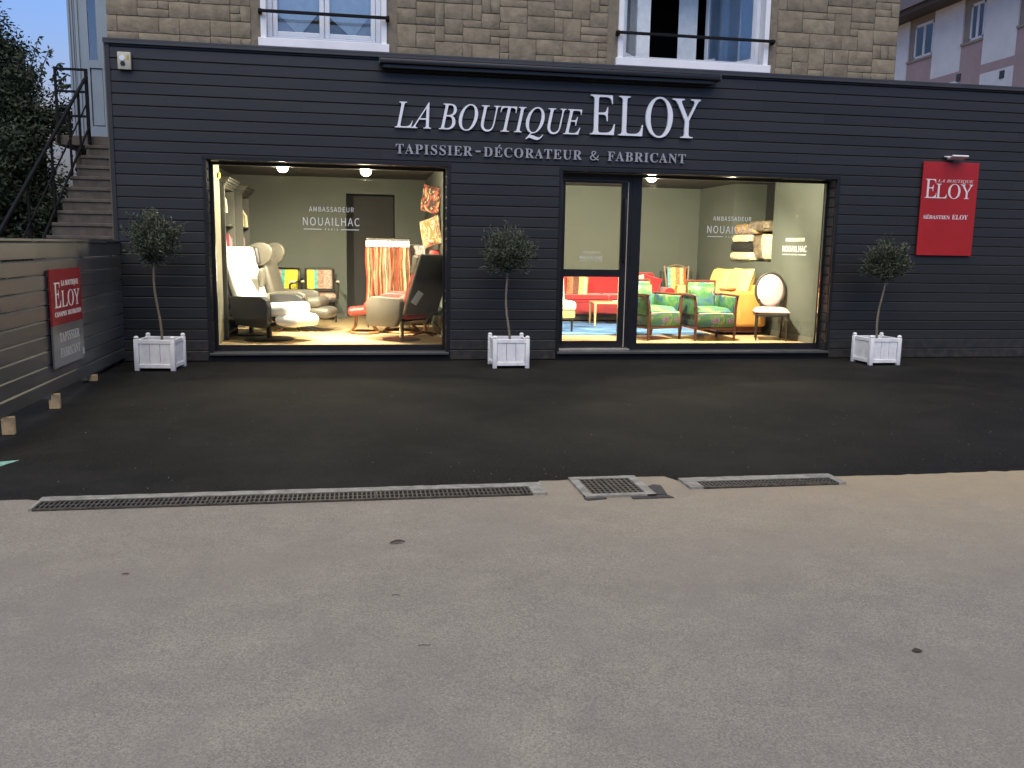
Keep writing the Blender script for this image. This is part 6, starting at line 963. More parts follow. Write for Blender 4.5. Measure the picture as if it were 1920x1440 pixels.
ceiling_spot(4.184, 0.80, 2.525, 'glaring spotlight next to the door in the right shop window', 1100, (4.3, 3.2, 0.6), 125, point=190)
ceiling_spot(5.2, 0.36, 2.60, 'added spotlight hidden behind the head of the right window', 950, (5.5, 2.2, 0.2), 112, seen=False, point=260, pz=-0.085)  # extra lamp kept out of view, added to light the right window
ceiling_spot(2.2, 1.6, 2.55, 'added unseen spotlight left of the door inside the right showroom', 760, (3.4, 3.4, 0.7), 125, seen=False)  # unseen lamp added to brighten the right showroom

# ---------------------------------------------------------------- furniture builders (front towards -y unless turned)
def swivel_base(t, kind, r=0.30):
    if kind == 'disc': B().lathe([(r, 0), (r, 0.012), (r * 0.93, 0.02), (0.05, 0.028)], seg=40).part('base', M['metal_k'], t); B().cyl((0, 0, 0.16), 0.034, 0.27).part('column', M['metal_k'], t)
    elif kind == 'star':
        for k in range(5):
            a = k * 2 * math.pi / 5 + 0.3; B().tube([(0, 0, 0.12), (0.12 * math.cos(a), 0.12 * math.sin(a), 0.07), (r * math.cos(a), r * math.sin(a), 0.012)], [0.02, 0.016, 0.012], 8).part('base_leg', M['chrome'], t)
        B().cyl((0, 0, 0.20), 0.028, 0.22).part('column', M['chrome'], t)
    elif kind == 'ring':
        tr = B(); n = 40; tr.tube([(r * math.cos(k * 2 * math.pi / n), r * math.sin(k * 2 * math.pi / n), 0.022) for k in range(n + 1)], 0.020, 10); tr.part('base_ring', M['wood'], t)
        for s in (-1, 1): B().tube([(s * r * 0.95, 0, 0.03), (s * r * 0.62, 0.0, 0.12), (s * r * 0.55, 0, 0.30)], [0.022, 0.024, 0.026], 10).part('base_arm', M['wood'], t)
    elif kind == 'steel': B().lathe([(r, 0), (r, 0.008), (r * 0.9, 0.014), (0.03, 0.016)], seg=40).part('base', M['skirt'], t); B().cyl((0, 0, 0.16), 0.03, 0.29).part('column', M['chrome'], t)
def recliner(label, loc, rz, inner, outer, base='disc', tilt=24, wing=0.10, foot=True, armout=None, back_h=0.80, group='swivel recliners in the left window', r=0.30, cat='recliner', shell=0.94, sw=0.55, farm=None, headz=0.90):
    """faces +x in its own frame"""
    t = thing('recliner_chair', label, cat, loc, rz, group); mi, mo = M[inner], M[outer]; ma = M[armout or outer]; th = R(-tilt)
    swivel_base(t, base, r)
    B().box((0.10, 0, 0.42), (0.78, 0.50, 0.18), (0, R(-5), 0), 0.075, 4).part('seat_cushion', mi, t)
    B().box((-0.01, 0, 0.315), (0.46, 0.46, 0.04), (0, R(-4), 0), 0.012, 2).part('seat_frame', M['metal_k'], t)
    cb = Vector((-0.27, 0, 0.42)); dv = Vector((math.sin(th), 0, math.cos(th)))
    c = cb + dv * back_h * 0.46; B().box(c + Vector((0.03, 0, 0)), (0.13, 0.50, back_h * 0.92), (0, th, 0), 0.055, 4).part('back_cushion', mi, t)
    c2 = cb + dv * back_h * 0.44 + Vector((-0.055, 0, -0.012)); B().box(c2 + dv * back_h * (shell - 0.94) * 0.5, (0.05, sw, back_h * shell), (0, th, 0), 0.022, 3).part('back_shell', mo, t)
    hc = cb + dv * (back_h * headz); hd = B().box(hc + Vector((0.03, 0, 0)), (0.15, 0.52, 0.27), (0, th * 0.6, 0), 0.06, 4).part('headrest', mi, t)
    for s in (-1, 1):
        if wing > 0.2:
            pw = [(-0.12, -0.16), (0.05, -0.17), (0.15, -0.12), (0.21, -0.03), (0.225, 0.05), (0.19, 0.12), (0.12, 0.165), (0.02, 0.18), (-0.14, 0.15)]
            tb = bmesh.new(); tb.faces.new([tb.verts.new((x, -0.03, z)) for x, z in pw]); rr_ = bmesh.ops.extrude_face_region(tb, geom=list(tb.faces)); bmesh.ops.translate(tb, vec=(0, 0.06, 0), verts=[v for v in rr_['geom'] if isinstance(v, bmesh.types.BMVert)])
            bmesh.ops.recalc_face_normals(tb, faces=tb.faces); bmesh.ops.bevel(tb, geom=list(tb.edges), offset=0.022, segments=4, profile=0.5, affect='EDGES')
            B()._add(tb, Matrix.Translation(hc + Vector((0.03, s * 0.285, 0.0))) @ Matrix.Rotation(R(s * -8), 4, 'Z') @ Matrix.Rotation(th * 0.7, 4, 'Y')).part('wing', mo, hd)
        else: B().box(hc + Vector((wing * 0.5, s * 0.295, 0.0)), (0.12 + wing, 0.06, 0.26), (0, th * 0.6, R(s * -6)), 0.028, 3).part('wing', mo, hd)
    for s in (-1, 1):
        b = B(); prof = [(-0.30, 0.56), (-0.27, 0.61), (0.20, 0.62), (0.29, 0.58), (0.31, 0.50), (0.30, 0.26), (0.24, 0.20), (-0.20, 0.22), (-0.28, 0.36)]
        tb = bmesh.new(); va = [tb.verts.new((x, -0.042, z)) for x, z in prof]; f_ = tb.faces.new(va); rr_ = bmesh.ops.extrude_face_region(tb, geom=[f_]); bmesh.ops.translate(tb, vec=(0, 0.084, 0), verts=[v for v in rr_['geom'] if isinstance(v, bmesh.types.BMVert)])
        bmesh.ops.recalc_face_normals(tb, faces=tb.faces); bmesh.ops.bevel(tb, geom=list(tb.edges), offset=0.016, segments=3, profile=0.5, affect='EDGES'); b._add(tb, Matrix.Translation((0, s * 0.31, 0)))
        b.part('armrest', M[farm] if (farm and s < 0) else ma, t)
    if foot:
        B().box((0.46, 0, 0.30), (0.34, 0.50, 0.17), (0, R(4), 0), 0.08, 4).part('footrest', mi, t)
        B().box((0.22, 0, 0.25), (0.24, 0.20, 0.05), (0, R(-18), 0), 0.015, 2).part('footrest_arm', M['metal_k'], t)
    return t
def wing_shell(t, mo, mi, tilt):
    pass
Z = FZ
wr = recliner('white recliner with black outer arms nearest the left window pane', (-1.185, 1.05, Z), R(-34), 'leather_w', 'leather_k', 'disc', 20, 0.05, True, None, 0.84, r=0.30)
wr.scale = (1.05, 1.22, 1.0)
g2 = recliner('grey winged recliner behind the white one', (-0.93, 2.38, Z), R(-16), 'leather_g', 'leather_g', 'star', 15, 0.26, True, None, 0.84, r=0.32)
recliner('pale grey recliner half hidden at the far left of the left window', (-1.50, 1.72, Z), R(75), 'leather_w', 'leather_g', 'disc', 10, 0.06, False, None, 0.48, r=0.24)
rt = recliner('taupe backed recliner seen from behind with a paper tag', (0.64, 1.02, Z), R(136), 'leather_r', 'leather_t', 'steel', 20, 0.0, False, None, 0.80, r=0.25, shell=1.10, sw=0.66, headz=0.86)
rt.scale = (1.06, 1.10, 1.0)
B().box((-0.448, 0.20, 0.62), (0.004, 0.13, 0.19), (R(25), R(-20), 0)).part('price_tag', M['paper'], rt)
recliner('red leather recliner on a wooden ring behind the taupe one', (0.70, 2.10, Z), R(170), 'leather_r', 'leather_r', 'ring', 20, 0.04, False, None, 0.84, r=0.27)
def ottoman(label, x, y, m_, base, r=0.21, h=0.40):
    t = thing('footstool', label, 'footstool', (x, y, Z), 0, 'footstools of the recliners')
    B().box((0, 0, h - 0.045), (0.50, 0.40, 0.12), (0, R(-6), 0), 0.058, 4).part('cushion', M[m_], t)
    if base == 'ring': swivel_base(t, 'ring', r)
    else:
        B().cyl((0, 0, 0.17), 0.024, 0.30).part('column', M['wood_l'], t)
        for k in range(4):
            a = k * math.pi / 2 + 0.5; B().tube([(0, 0, 0.05), (r * math.cos(a), r * math.sin(a), 0.012)], [0.018, 0.011], 6).part('base_leg', M['wood_d'], t)
    return t
ottoman('red leather footstool on a curved wooden ring', 0.13, 1.93, 'leather_r', 'ring')
ottoman('dark grey footstool cut off by the right edge of the left window', 1.02, 1.62, 'leather_k', 'star')

def cabriolet(label, x, y, rz, fab, wood='wood_k', group='black framed armchairs against the back wall', w=0.56, seatf=None, back_h=0.90):
    t = thing('armchair', label, 'armchair', (x, y, Z), rz, group); mw, mf = M[wood], M[fab]; ms = M[seatf or fab]
    for sx in (-1, 1):
        B().tube([(sx * (w / 2 - 0.03), -0.25, 0), (sx * (w / 2 - 0.03), -0.25, 0.22), (sx * (w / 2 - 0.03), -0.25, 0.40)], [0.012, 0.018, 0.024], 8).part('leg', mw, t)
        B().tube([(sx * (w / 2 - 0.04), 0.29, 0), (sx * (w / 2 - 0.04), 0.24, 0.25), (sx * (w / 2 - 0.04), 0.22, 0.42), (sx * (w / 2 - 0.04), 0.30, back_h)], [0.012, 0.018, 0.02, 0.016], 8).part('leg', mw, t)
        a = B(); a.tube([(sx * (w / 2 + 0.01), -0.14, 0.40), (sx * (w / 2 + 0.015), -0.17, 0.55), (sx * (w / 2 + 0.02), -0.20, 0.645), (sx * (w / 2 + 0.015), -0.05, 0.665), (sx * (w / 2 - 0.02), 0.25, 0.69)], [0.018, 0.015, 0.018, 0.017, 0.014], 8); ar = a.part('armrest', mw, t)
        B().ball((sx * (w / 2 + 0.015), -0.08, 0.685), (0.035, 0.11, 0.024), 12).part('arm_pad', M['creamf'], ar)
    B().bx(-w / 2, w / 2, -0.27, 0.24, 0.345, 0.405, 0.012, 2).part('seat_rail', mw, t)
    B().box((0, -0.02, 0.44), (w - 0.03, 0.50, 0.09), bev=0.04, seg=3).part('seat', ms, t)
    b = B(); zb_, zt_ = 0.52, back_h + 0.02
    for c, d in (((0, 0.262, zt_ - 0.03), (w - 0.05, 0.035, 0.045)), ((0, 0.235, zb_), (w - 0.05, 0.035, 0.045))): b.box(c, d, bev=0.01)
    b.part('back_frame', mw, t); B().box((0, 0.235, (zb_ + zt_) / 2 - 0.01), (w - 0.12, 0.06, zt_ - zb_ - 0.06), (R(-8), 0, 0), 0.022, 3).part('backrest', mf, t)
    return t
cabriolet('black armchair with yellow and teal striped back beside the dark doorway', -0.60, 4.12, R(4), 'stripe_y')
cabriolet('black striped armchair half hidden behind the winged recliner', -1.28, 4.05, R(-24), 'stripe_y2')
cabriolet('burgundy armchair cut off by the right edge of the left window', 1.06, 3.1, R(60), 'burg', 'creamf', None, 0.50)

# fabric sample stand
fs_ = thing('sample_stand', 'rack of long red and cream fabric samples on white hangers', 'sample rack', (0, 3.0, Z), 0)
b = B(); b.tube([(0.20, 0, 0), (0.20, 0, 1.42)], 0.012, 8); b.tube([(0.86, 0, 0), (0.86, 0, 1.42)], 0.012, 8); b.tube([(0.18, 0, 1.42), (0.89, 0, 1.42)], 0.012, 8); b.tube([(0.20, -0.25, 0.012), (0.20, 0.25, 0.012)], 0.012, 8); b.tube([(0.86, -0.25, 0.012), (0.86, 0.25, 0.012)], 0.012, 8); b.part('frame', M['chrome'], fs_)
rq = random.Random(4); x = 0.17
while x < 0.86:
    wd = rq.choice([0.014, 0.018, 0.022, 0.03, 0.04]); tilt_ = rq.uniform(-0.35, 0.35); ln = rq.uniform(0.98, 1.06) - (0.25 if rq.random() < 0.12 else 0)
    s_ = B(); n = 9
    top = [(-wd / 2, 1.30), (wd / 2, 1.30)]
    for face in (-0.006, 0.006):
        pass
    pv = []
    for i in range(n + 1):
        z_ = 1.30 - ln * i / n; sw__ = 0.010 * math.sin(i * 0.9 + x * 20); pv.append([s_.bm.verts.new((q + sw__, -0.10 + 0.02 * math.sin(i * 1.3 + x * 31) + dd, z_)) for q, dd in ((-wd / 2, 0), (wd / 2, 0.012), (wd / 2, 0.20), (-wd / 2, 0.19))])
    for i in range(n):
        for q in range(4): s_.bm.faces.new((pv[i][q], pv[i][(q + 1) % 4], pv[i + 1][(q + 1) % 4], pv[i + 1][q]))
    o = s_.part('fabric_strip', rq.choice(MS), fs_); o.location = (x + wd / 2, 0, 0)
    B().box((0, -0.01, 1.345), (wd * 0.92, 0.22, 0.10), bev=0.003).part('hanger_header', M['paper'], fs_, loc=(x + wd / 2, 0, 0)); x += wd + 0.004
b2 = thing('sample_stand', 'rack of plain white samples right of the red ones', 'sample rack', (0.99, 3.35, Z), 0)
B().bx(-0.12, 0.16, -0.01, 0.01, 1.33, 1.345).part('rail', M['chrome'], b2); B().tube([(0.02, 0.02, 0), (0.02, 0.02, 1.34)], 0.012, 8).part('pole', M['chrome'], b2); B().lathe([(0.18, 0), (0.18, 0.01), (0.02, 0.015)], (0.02, 0.02, 0)).part('foot', M['chrome'], b2)
for q in range(7): B().bx(-0.11 + q * 0.038, -0.078 + q * 0.038, -0.12, 0.10, 0.95 + 0.01 * (q % 3), 1.325).part('sample_book', M['creamf'] if q == 1 else M['paper'], b2, smooth=False)

# tall cabinets along the left wall
def cabinet(label, y0, y1, seed):
    t = thing('bookcase', label, 'bookcase', (0, 0, 0), 0, 'tall grey bookcases on the left wall'); xa, xb = -2.095, -1.71; zt_ = 2.22; mc = M['cabinet']
    for y in (y0, y1 - 0.03): B().bx(xa, xb, y, y + 0.03, Z, zt_, 0.003).part('side_panel', mc, t)
    B().bx(xa, xa + 0.02, y0 + 0.03, y1 - 0.03, Z, zt_).part('back_panel', M['intdark'], t)
    for z in (Z + 0.08, 0.62, 0.98, 1.34, 1.72): B().bx(xa + 0.02, xb - 0.01, y0 + 0.031, y1 - 0.031, z, z + 0.022).part('shelf', mc, t)
    B().bx(xa, xb, y0, y1, zt_, zt_ + 0.03, 0.003).part('top_panel', mc, t)
    c = B()
    for i, (o_, h0, h1) in enumerate(((0.015, 0.03, 0.05), (0.035, 0.05, 0.075), (0.065, 0.075, 0.11), (0.085, 0.11, 0.135))): c.bx(xa, xb + o_, y0 - o_, y1 + o_ * 0.3, zt_ + h0 + 0.0005, zt_ + h1, 0.004)
    c.part('cornice', mc, t)
    return t
cabinet('tall grey bookcase nearest the left window pane', 0.94, 1.92, 1); cabinet('tall grey bookcase farther back beyond the first one', 2.86, 3.78, 2)
rp_ = random.Random(8)
def tassel(label, x, y, z, m_, kind, n=9):
    b = B()
    if kind == 'coil':
        for k in range(n):
            r = 0.07 + 0.01 * (k % 3); cx, cz_ = rp_.uniform(-0.03, 0.03), rp_.uniform(-0.02, 0.02); a0 = rp_.uniform(-0.6, 0.6)
            b.tube([(0.02 * k - 0.08, cx + r * math.cos(q * 0.5236) * 1.1, 0.10 + cz_ + r * math.sin(q * 0.5236 + a0 * 0.1)) for q in range(13)], 0.011, 6)
        b.bx(-0.10, 0.10, -0.05, 0.05, 0.0, 0.03)
    else:
        for k in range(n):
            dx, dy = rp_.uniform(-0.08, 0.08), rp_.uniform(-0.11, 0.11)
            b.tube([(dx * 0.4, dy * 0.3, 0.24), (dx, dy, 0.17), (dx * 1.1, dy * 1.05, 0.0)], [0.018, 0.020, 0.024], 6)
        b.ball((0, 0, 0.24), 0.05, 10)
    o = b.part('tassel', M[m_], None); o.location = (x, y, z); tag(o, label, 'trimming', 'cord and tassel trimmings on the bookcase shelves'); return o
tassel('cream tassels on the top shelf of the nearer bookcase', -1.83, 1.35, 1.90, 'rope_c', 't', 16)
tassel('pale cords on the second shelf of the nearer bookcase', -1.83, 1.20, 1.363, 'rope_c', 't', 10)
tassel('red coiled cord in the nearer bookcase', -1.80, 1.42, 1.003, 'rope_r', 'coil', 9)
tassel('orange red tassels on the top shelf of the farther bookcase', -1.83, 3.1, 1.90, 'rope_r', 't', 14)
tassel('cream tassels beside the red ones in the farther bookcase', -1.80, 3.42, 1.743, 'rope_c', 't', 12)
tassel('cream coiled cord in the farther bookcase', -1.80, 3.25, 1.003, 'rope_c', 'coil', 9)
for i, (z, w_) in enumerate(((1.95, 'top'), (1.62, 'second'), (1.42, 'third'), (1.26, 'fourth'), (1.12, 'fifth'), (0.97, 'lowest'))):
    o = B().bx(-2.098, -1.86, 2.30, 2.80, z, z + 0.02, 0.003).part('wall_shelf', M['creamf'], None); tag(o, 'thin pale wall shelf between the two bookcases, %s of its stack' % w_, 'shelf', 'thin shelves between the bookcases')
y_ = B().ball((-1.742, 0.72, 2.36), (0.022, 0.045, 0.045), 12).part('door_bell', M['yellow'], None); tag(y_, 'round yellow plastic button high on the cream pier', 'button')
bk = B(); rr2 = random.Random(2)
for k in range(7): bk.bx(-1.93, -1.73, 1.00 + k * 0.035, 1.028 + k * 0.035, 0.643, 0.643 + rr2.uniform(0.2, 0.28))
o = bk.part('sample_book_row', M['creamf'], None, smooth=False); tag(o, 'row of pale books low in the nearer bookcase', 'books'); 
for lab, y, z, m_, n_ in (('row of red boxes low in the farther bookcase', 2.98, 0.643, 'rope_r', 6), ('row of dark red files on the middle shelf of the farther bookcase', 2.98, 1.363, 'burg', 7), ('row of cream boxes low in the nearer bookcase', 1.30, 0.643, 'rope_c', 5), ('row of burgundy books on the third shelf of the nearer bookcase', 1.50, 1.363, 'burg', 6)):
    bq = B()
    for k in range(n_): bq.bx(-1.93, -1.74, y + k * 0.05, y + k * 0.05 + 0.043, z, z + rr2.uniform(0.17, 0.26))
    o = bq.part('book_row', M[m_], None, smooth=False); tag(o, lab, 'books', 'rows of books and boxes in the bookcases')
# cushions on the right wall of the left room
def wall_cushion(label, y, z, size, rx, m_):
    o = B().pillow((0, 0, 0), (size, size, 0.13), (0, R(90), 0)).part('cushion', m_, None); o.location = (1.165, y, z); o.rotation_euler = (rx, 0, 0); tag(o, label, 'cushion', 'cushions hung on the partition wall'); return o
m_pt = blotch('patterned_cushion', [(0.42, 0.30, 0.14), (0.04, 0.03, 0.025), (0.36, 0.07, 0.04), (0.46, 0.38, 0.22)], 5.0)
m_pu = blotch('marbled_cushion', [(0.50, 0.38, 0.20), (0.34, 0.17, 0.05), (0.50, 0.42, 0.28), (0.36, 0.10, 0.12)], 6.0)
o = wall_cushion('black centred patterned cushion hung highest at the right of the left window', 1.95, 2.18, 0.40, 0, m_pt); o.rotation_euler = (R(12), 0, R(38)); o.location.x = 1.13
o = wall_cushion('marbled pink and gold cushion hung below the patterned one', 1.85, 1.70, 0.42, 0, m_pu); o.rotation_euler = (R(-14), 0, R(38)); o.location.x = 1.12

# ---------------------------------------------------------------- right showroom
rug = B().bx(2.2, 5.55, 1.65, 3.95, Z + 0.001, Z + 0.014, 0.004).part('rug', M['rug'], None); tag(rug, 'blue mottled rug under the table and sofas', 'rug')
# red sofa
sf = thing('sofa', 'long red velvet sofa against the back wall', 'sofa', (4.56, 4.42, Z), 0)
B().bx(-1.18, 1.18, -0.38, 0.40, 0.14, 0.36, 0.03, 3).part('base', M['velvet_rd'], sf)
B().bx(-1.10, 1.10, -0.30, 0.32, 0.03, 0.14).part('plinth', M['wood_k'], sf)
for s in (-1, 1): B().box((s * 0.52, -0.09, 0.42), (1.03, 0.62, 0.15), bev=0.05, seg=4).part('seat_cushion', M['velvet_r'], sf)
for s in (-1, 1): B().tube([(s * 0.52 - 0.48, -0.405, 0.42), (s * 0.52, -0.412, 0.42), (s * 0.52 + 0.48, -0.405, 0.42)], 0.008, 6).part('piping', M['velvet_rd'], sf)
B().box((0, 0.30, 0.60), (2.16, 0.20, 0.58), (R(-8), 0, 0), 0.07, 4).part('backrest', M['velvet_r'], sf)
for s in (-1, 1):
    a = B(); a.box((s * 1.13, -0.02, 0.33), (0.16, 0.72, 0.36), bev=0.04, seg=3); a.cyl((s * 1.15, -0.02, 0.53), 0.105, 0.74, seg=24, rot=(R(90), 0, 0)); a.part('armrest', M['velvet_r'], sf)
def cushion(label, x, y, z, w_, m_, rot, th=0.15, grp='loose cushions on the sofas'):
    o = B().pillow((0, 0, 0), (w_, w_, th), (R(90), 0, 0)).part('cushion', m_, None); o.location = (x, y, z); o.rotation_euler = rot; tag(o, label, 'cushion', grp); return o
cushion('patterned gold and brown cushion on the red sofa behind the door', 4.02, 4.30, 0.80, 0.44, M['silk'], (R(-18), R(10), R(8)))
cushion('plain red cushion at the left end of the red sofa', 3.68, 4.32, 0.78, 0.46, M['velvet_r'], (R(-16), R(-14), R(20)))
cushion('red cushion at the right end of the red sofa', 5.38, 4.28, 0.82, 0.42, M['velvet_r'], (R(-14), R(16), R(-14)))
cushion('small cream cushion beside the red cushion on the sofa', 5.14, 4.28, 0.84, 0.36, M['creamf'], (R(-14), R(-10), R(-5)))
# wooden table
tb = thing('side_table', 'low beech table with rounded corners on the blue rug', 'table', (4.47, 3.35, Z + 0.014), R(-6))
B().bx(-0.42, 0.42, -0.30, 0.30, 0.375, 0.40, 0.010, 2).part('table_top', M['wood_l'], tb)
for sx in (-1, 1):
    for sy in (-1, 1): B().tube([(sx * 0.395, sy * 0.275, 0.378), (sx * 0.395, sy * 0.275, 0.3), (sx * 0.395, sy * 0.275, 0)], [0.024, 0.022, 0.017], 8).part('leg', M['wood_l'], tb)
o = B().bx(-0.12, 0.12, -0.15, 0.15, 0, 0.012, 0.002).part('magazine', M['paper'], None); o.location = (4.62, 3.38, Z + 0.415); o.rotation_euler = (0, 0, R(20)); tag(o, 'pale magazine lying on the beech table', 'magazine')
# cream chair at the door's left edge
cc_ = thing('upholstered_chair', 'cream low chair cut off by the left edge of the door', 'chair', (3.13, 2.25, Z), R(10))
B().box((0, 0, 0.42), (0.56, 0.56, 0.16), bev=0.06, seg=4).part('seat', M['creamf'], cc_); B().box((0, 0, 0.29), (0.52, 0.52, 0.12), bev=0.02, seg=2).part('apron', M['straw'], cc_)
B().box((0, 0.26, 0.66), (0.54, 0.10, 0.42), (R(-8), 0, 0), 0.04, 3).part('backrest', M['creamf'], cc_)
for sx in (-1, 1):
    for sy in (-1, 1): B().tube([(sx * 0.22, sy * 0.22, 0), (sx * 0.22, sy * 0.22, 0.24)], [0.014, 0.024], 8).part('leg', M['wood_k'], cc_)
# two green print armchairs
def bergere(label, x, y, rz, tall=True):
    t = thing('armchair', label, 'armchair', (x, y, Z), rz, 'green print armchairs in the right window'); W = 0.66; D = 0.60; mw, mf = M['wood_d'], M['floral']
    for s in (-1, 1):
        B().tube([(s * (W / 2 - 0.025), -D / 2, 0), (s * (W / 2 - 0.025), -D / 2, 0.2), (s * (W / 2 - 0.025), -D / 2, 0.48), (s * (W / 2 + 0.005), -D / 2 + 0.015, 0.655)], [0.018, 0.024, 0.024, 0.02], 4).part('leg', mw, t)
        B().tube([(s * (W / 2 - 0.03), D / 2 + 0.05, 0), (s * (W / 2 - 0.03), D / 2, 0.25), (s * (W / 2 - 0.03), D / 2 + 0.03, 0.66)], [0.018, 0.022, 0.02], 4).part('leg', mw, t)
        ar = B().box((s * (W / 2 + 0.002), 0.01, 0.668), (0.045, D + 0.06, 0.03), bev=0.008).part('armrest', mw, t)
        B().box((s * (W / 2 - 0.028), 0.01, 0.515), (0.055, D - 0.04, 0.27), bev=0.02, seg=2).part('arm_panel', mf, ar)
    B().bx(-W / 2 + 0.02, W / 2 - 0.02, -D / 2 - 0.02, D / 2, 0.17, 0.205, 0.004).part('bottom_rail', mw, t)
    B().bx(-W / 2 + 0.04, W / 2 - 0.04, -D / 2 - 0.025, D / 2 - 0.01, 0.207, 0.395, 0.012, 2).part('apron', M['floral_d'], t)
    B().pillow((0, -0.03, 0.425), (W - 0.10, D - 0.06, 0.14), n=10, p=6, edge=0.0).part('seat_cushion', mf, t)
    B().tube([(-W / 2 + 0.06, -D / 2 - 0.012, 0.405), (0, -D / 2 - 0.016, 0.412), (W / 2 - 0.06, -D / 2 - 0.012, 0.405)], 0.007, 6).part('piping', M['creamf'], t)
    bt = 0.86 if tall else 0.72; bw = 0.43
    fr_ = B(); fr_.box((0, D / 2 + 0.045, bt), (bw + 0.05, 0.03, 0.035), bev=0.006)
    for s in (-1, 1): fr_.box((s * (bw / 2 + 0.012), D / 2 + 0.035, (bt + 0.64) / 2), (0.028, 0.03, bt - 0.64), bev=0.005); fr_.box((s * (bw / 2 + 0.07), D / 2 + 0.02, 0.662), (0.14, 0.035, 0.035), bev=0.005)
    fr_.part('back_frame', mw, t); B().box((0, D / 2 + 0.02, (bt + 0.42) / 2 - 0.01), (bw, 0.07, bt - 0.44), (R(-4), 0, 0), 0.022, 3).part('backrest', mf, t)
    for s in (-1, 1): B().box((s * (bw / 2 + 0.052), D / 2 + 0.006, 0.53), (0.095, 0.06, 0.23), bev=0.02, seg=2).part('back_corner', mf, t)
    B().pillow((0, D / 2 - 0.075, 0.615), (0.40, 0.36, 0.12), (R(82), 0, 0), n=10, p=5).part('back_cushion', mf, t)
    return t
bergere('green flowered armchair facing straight out beside the pink chair', 5.235, 1.045, 0)
bergere('green flowered armchair turned right next to the door', 4.40, 1.20, R(22))
o = B().box((0, 0, 0.03), (0.17, 0.004, 0.055), (R(-20), 0, 0)).part('price_card', M['paper'], None); o.location = (5.22, 1.32, Z + 0.0); tag(o, 'white price card on the floor under the flowered armchair', 'price card')
# grey patchwork chair
gc = thing('side_chair', 'grey wooden chair with a patchwork back between the sofas', 'chair', (6.02, 4.28, Z), R(0))
for s in (-1, 1):
    B().tube([(s * 0.20, -0.22, 0), (s * 0.20, -0.22, 0.42)], [0.014, 0.022], 8).part('leg', M['wood_g'], gc)
    B().tube([(s * 0.19, 0.26, 0), (s * 0.19, 0.21, 0.42), (s * 0.215, 0.25, 0.75), (s * 0.245, 0.30, 1.02)], [0.014, 0.02, 0.02, 0.019], 8).part('leg', M['wood_g'], gc)
B().box((0, 0, 0.45), (0.46, 0.46, 0.09), bev=0.035, seg=3).part('seat', M['patch'], gc)
B().tube([(-0.245, 0.30, 1.02), (-0.20, 0.30, 0.99), (-0.12, 0.30, 1.02), (0, 0.30, 1.05), (0.12, 0.30, 1.02), (0.20, 0.30, 0.99), (0.245, 0.30, 1.02)], 0.018, 8).part('crest_rail', M['wood_g'], gc)
B().box((0, 0.265, 0.78), (0.37, 0.05, 0.44), (R(-9), 0, 0), 0.02, 3).part('backrest', M['patch'], gc)
# mustard sofa along the side wall, facing -x
ms_ = thing('sofa', 'mustard leather sofa along the right wall behind the pink chair', 'sofa', (6.02, 2.55, Z), R(-90)); L2 = 0.98
B().bx(-L2, L2, -0.40, 0.42, 0.16, 0.36, 0.03, 3).part('base', M['mustard'], ms_)
B().bx(-L2 + 0.05, L2 - 0.05, -0.37, 0.37, 0.05, 0.16).part('plinth', M['wood_d'], ms_)
for s in (-1, 1): B().box((s * 0.38, -0.06, 0.42), (0.75, 0.66, 0.14), bev=0.05, seg=4).part('seat_cushion', M['straw'], ms_)
B().box((0, 0.34, 0.56), (2 * L2 - 0.3, 0.16, 0.46), bev=0.05, seg=3).part('backrest', M['mustard'], ms_)
for s, q in ((-1, 0.0), (1, 0.02)): B().pillow((s * 0.38, 0.20, 0.76 + q), (0.78, 0.56, 0.24), (R(74), 0, 0), n=12, p=5).part('back_cushion', M['straw'], ms_)
for s in (-1, 1):
    B().box((s * (L2 - 0.09), 0.0, 0.42), (0.21, 0.84, 0.56), bev=0.05, seg=4).part('armrest', M['mustard'], ms_)
# quilted diamonds stitched into the near arm
q_ = B()
for i in range(4):
    for j in range(4): q_.box((L2 + 0.014, -0.12 + 0.055 * (i - 1.5), 0.36 + 0.055 * (j - 1.5)), (0.006, 0.040, 0.040), (R(45), 0, 0), 0.002)
q_.part('quilting', M['mustard'], ms_, kind='stuff')
tr = B(); tr.tube([(0.13 * math.cos(k * 2 * math.pi / 24), 0.09 * math.sin(k * 2 * math.pi / 24), 0.03) for k in range(25)], 0.018, 8); tr.lathe([(0.12, 0.0), (0.13, 0.02), (0.11, 0.012)], sy=0.7)
o = tr.part('tray', M['terra'], None); o.location = (5.80, 1.66, Z + 0.702); tag(o, 'oval terracotta tray on the arm of the mustard sofa', 'tray')
th_ = B(); 
th_.bx(-0.17, 0.17, -0.012, 0.235, 0.0, 0.012, 0.004); th_.bx(-0.17, 0.17, -0.024, -0.012, -0.34, 0.012, 0.004)
o = th_.part('throw_blanket', M['straw'], None); o.location = (5.76, 3.335, Z + 0.702); tag(o, 'pale yellow throw draped over the far arm of the mustard sofa', 'throw')
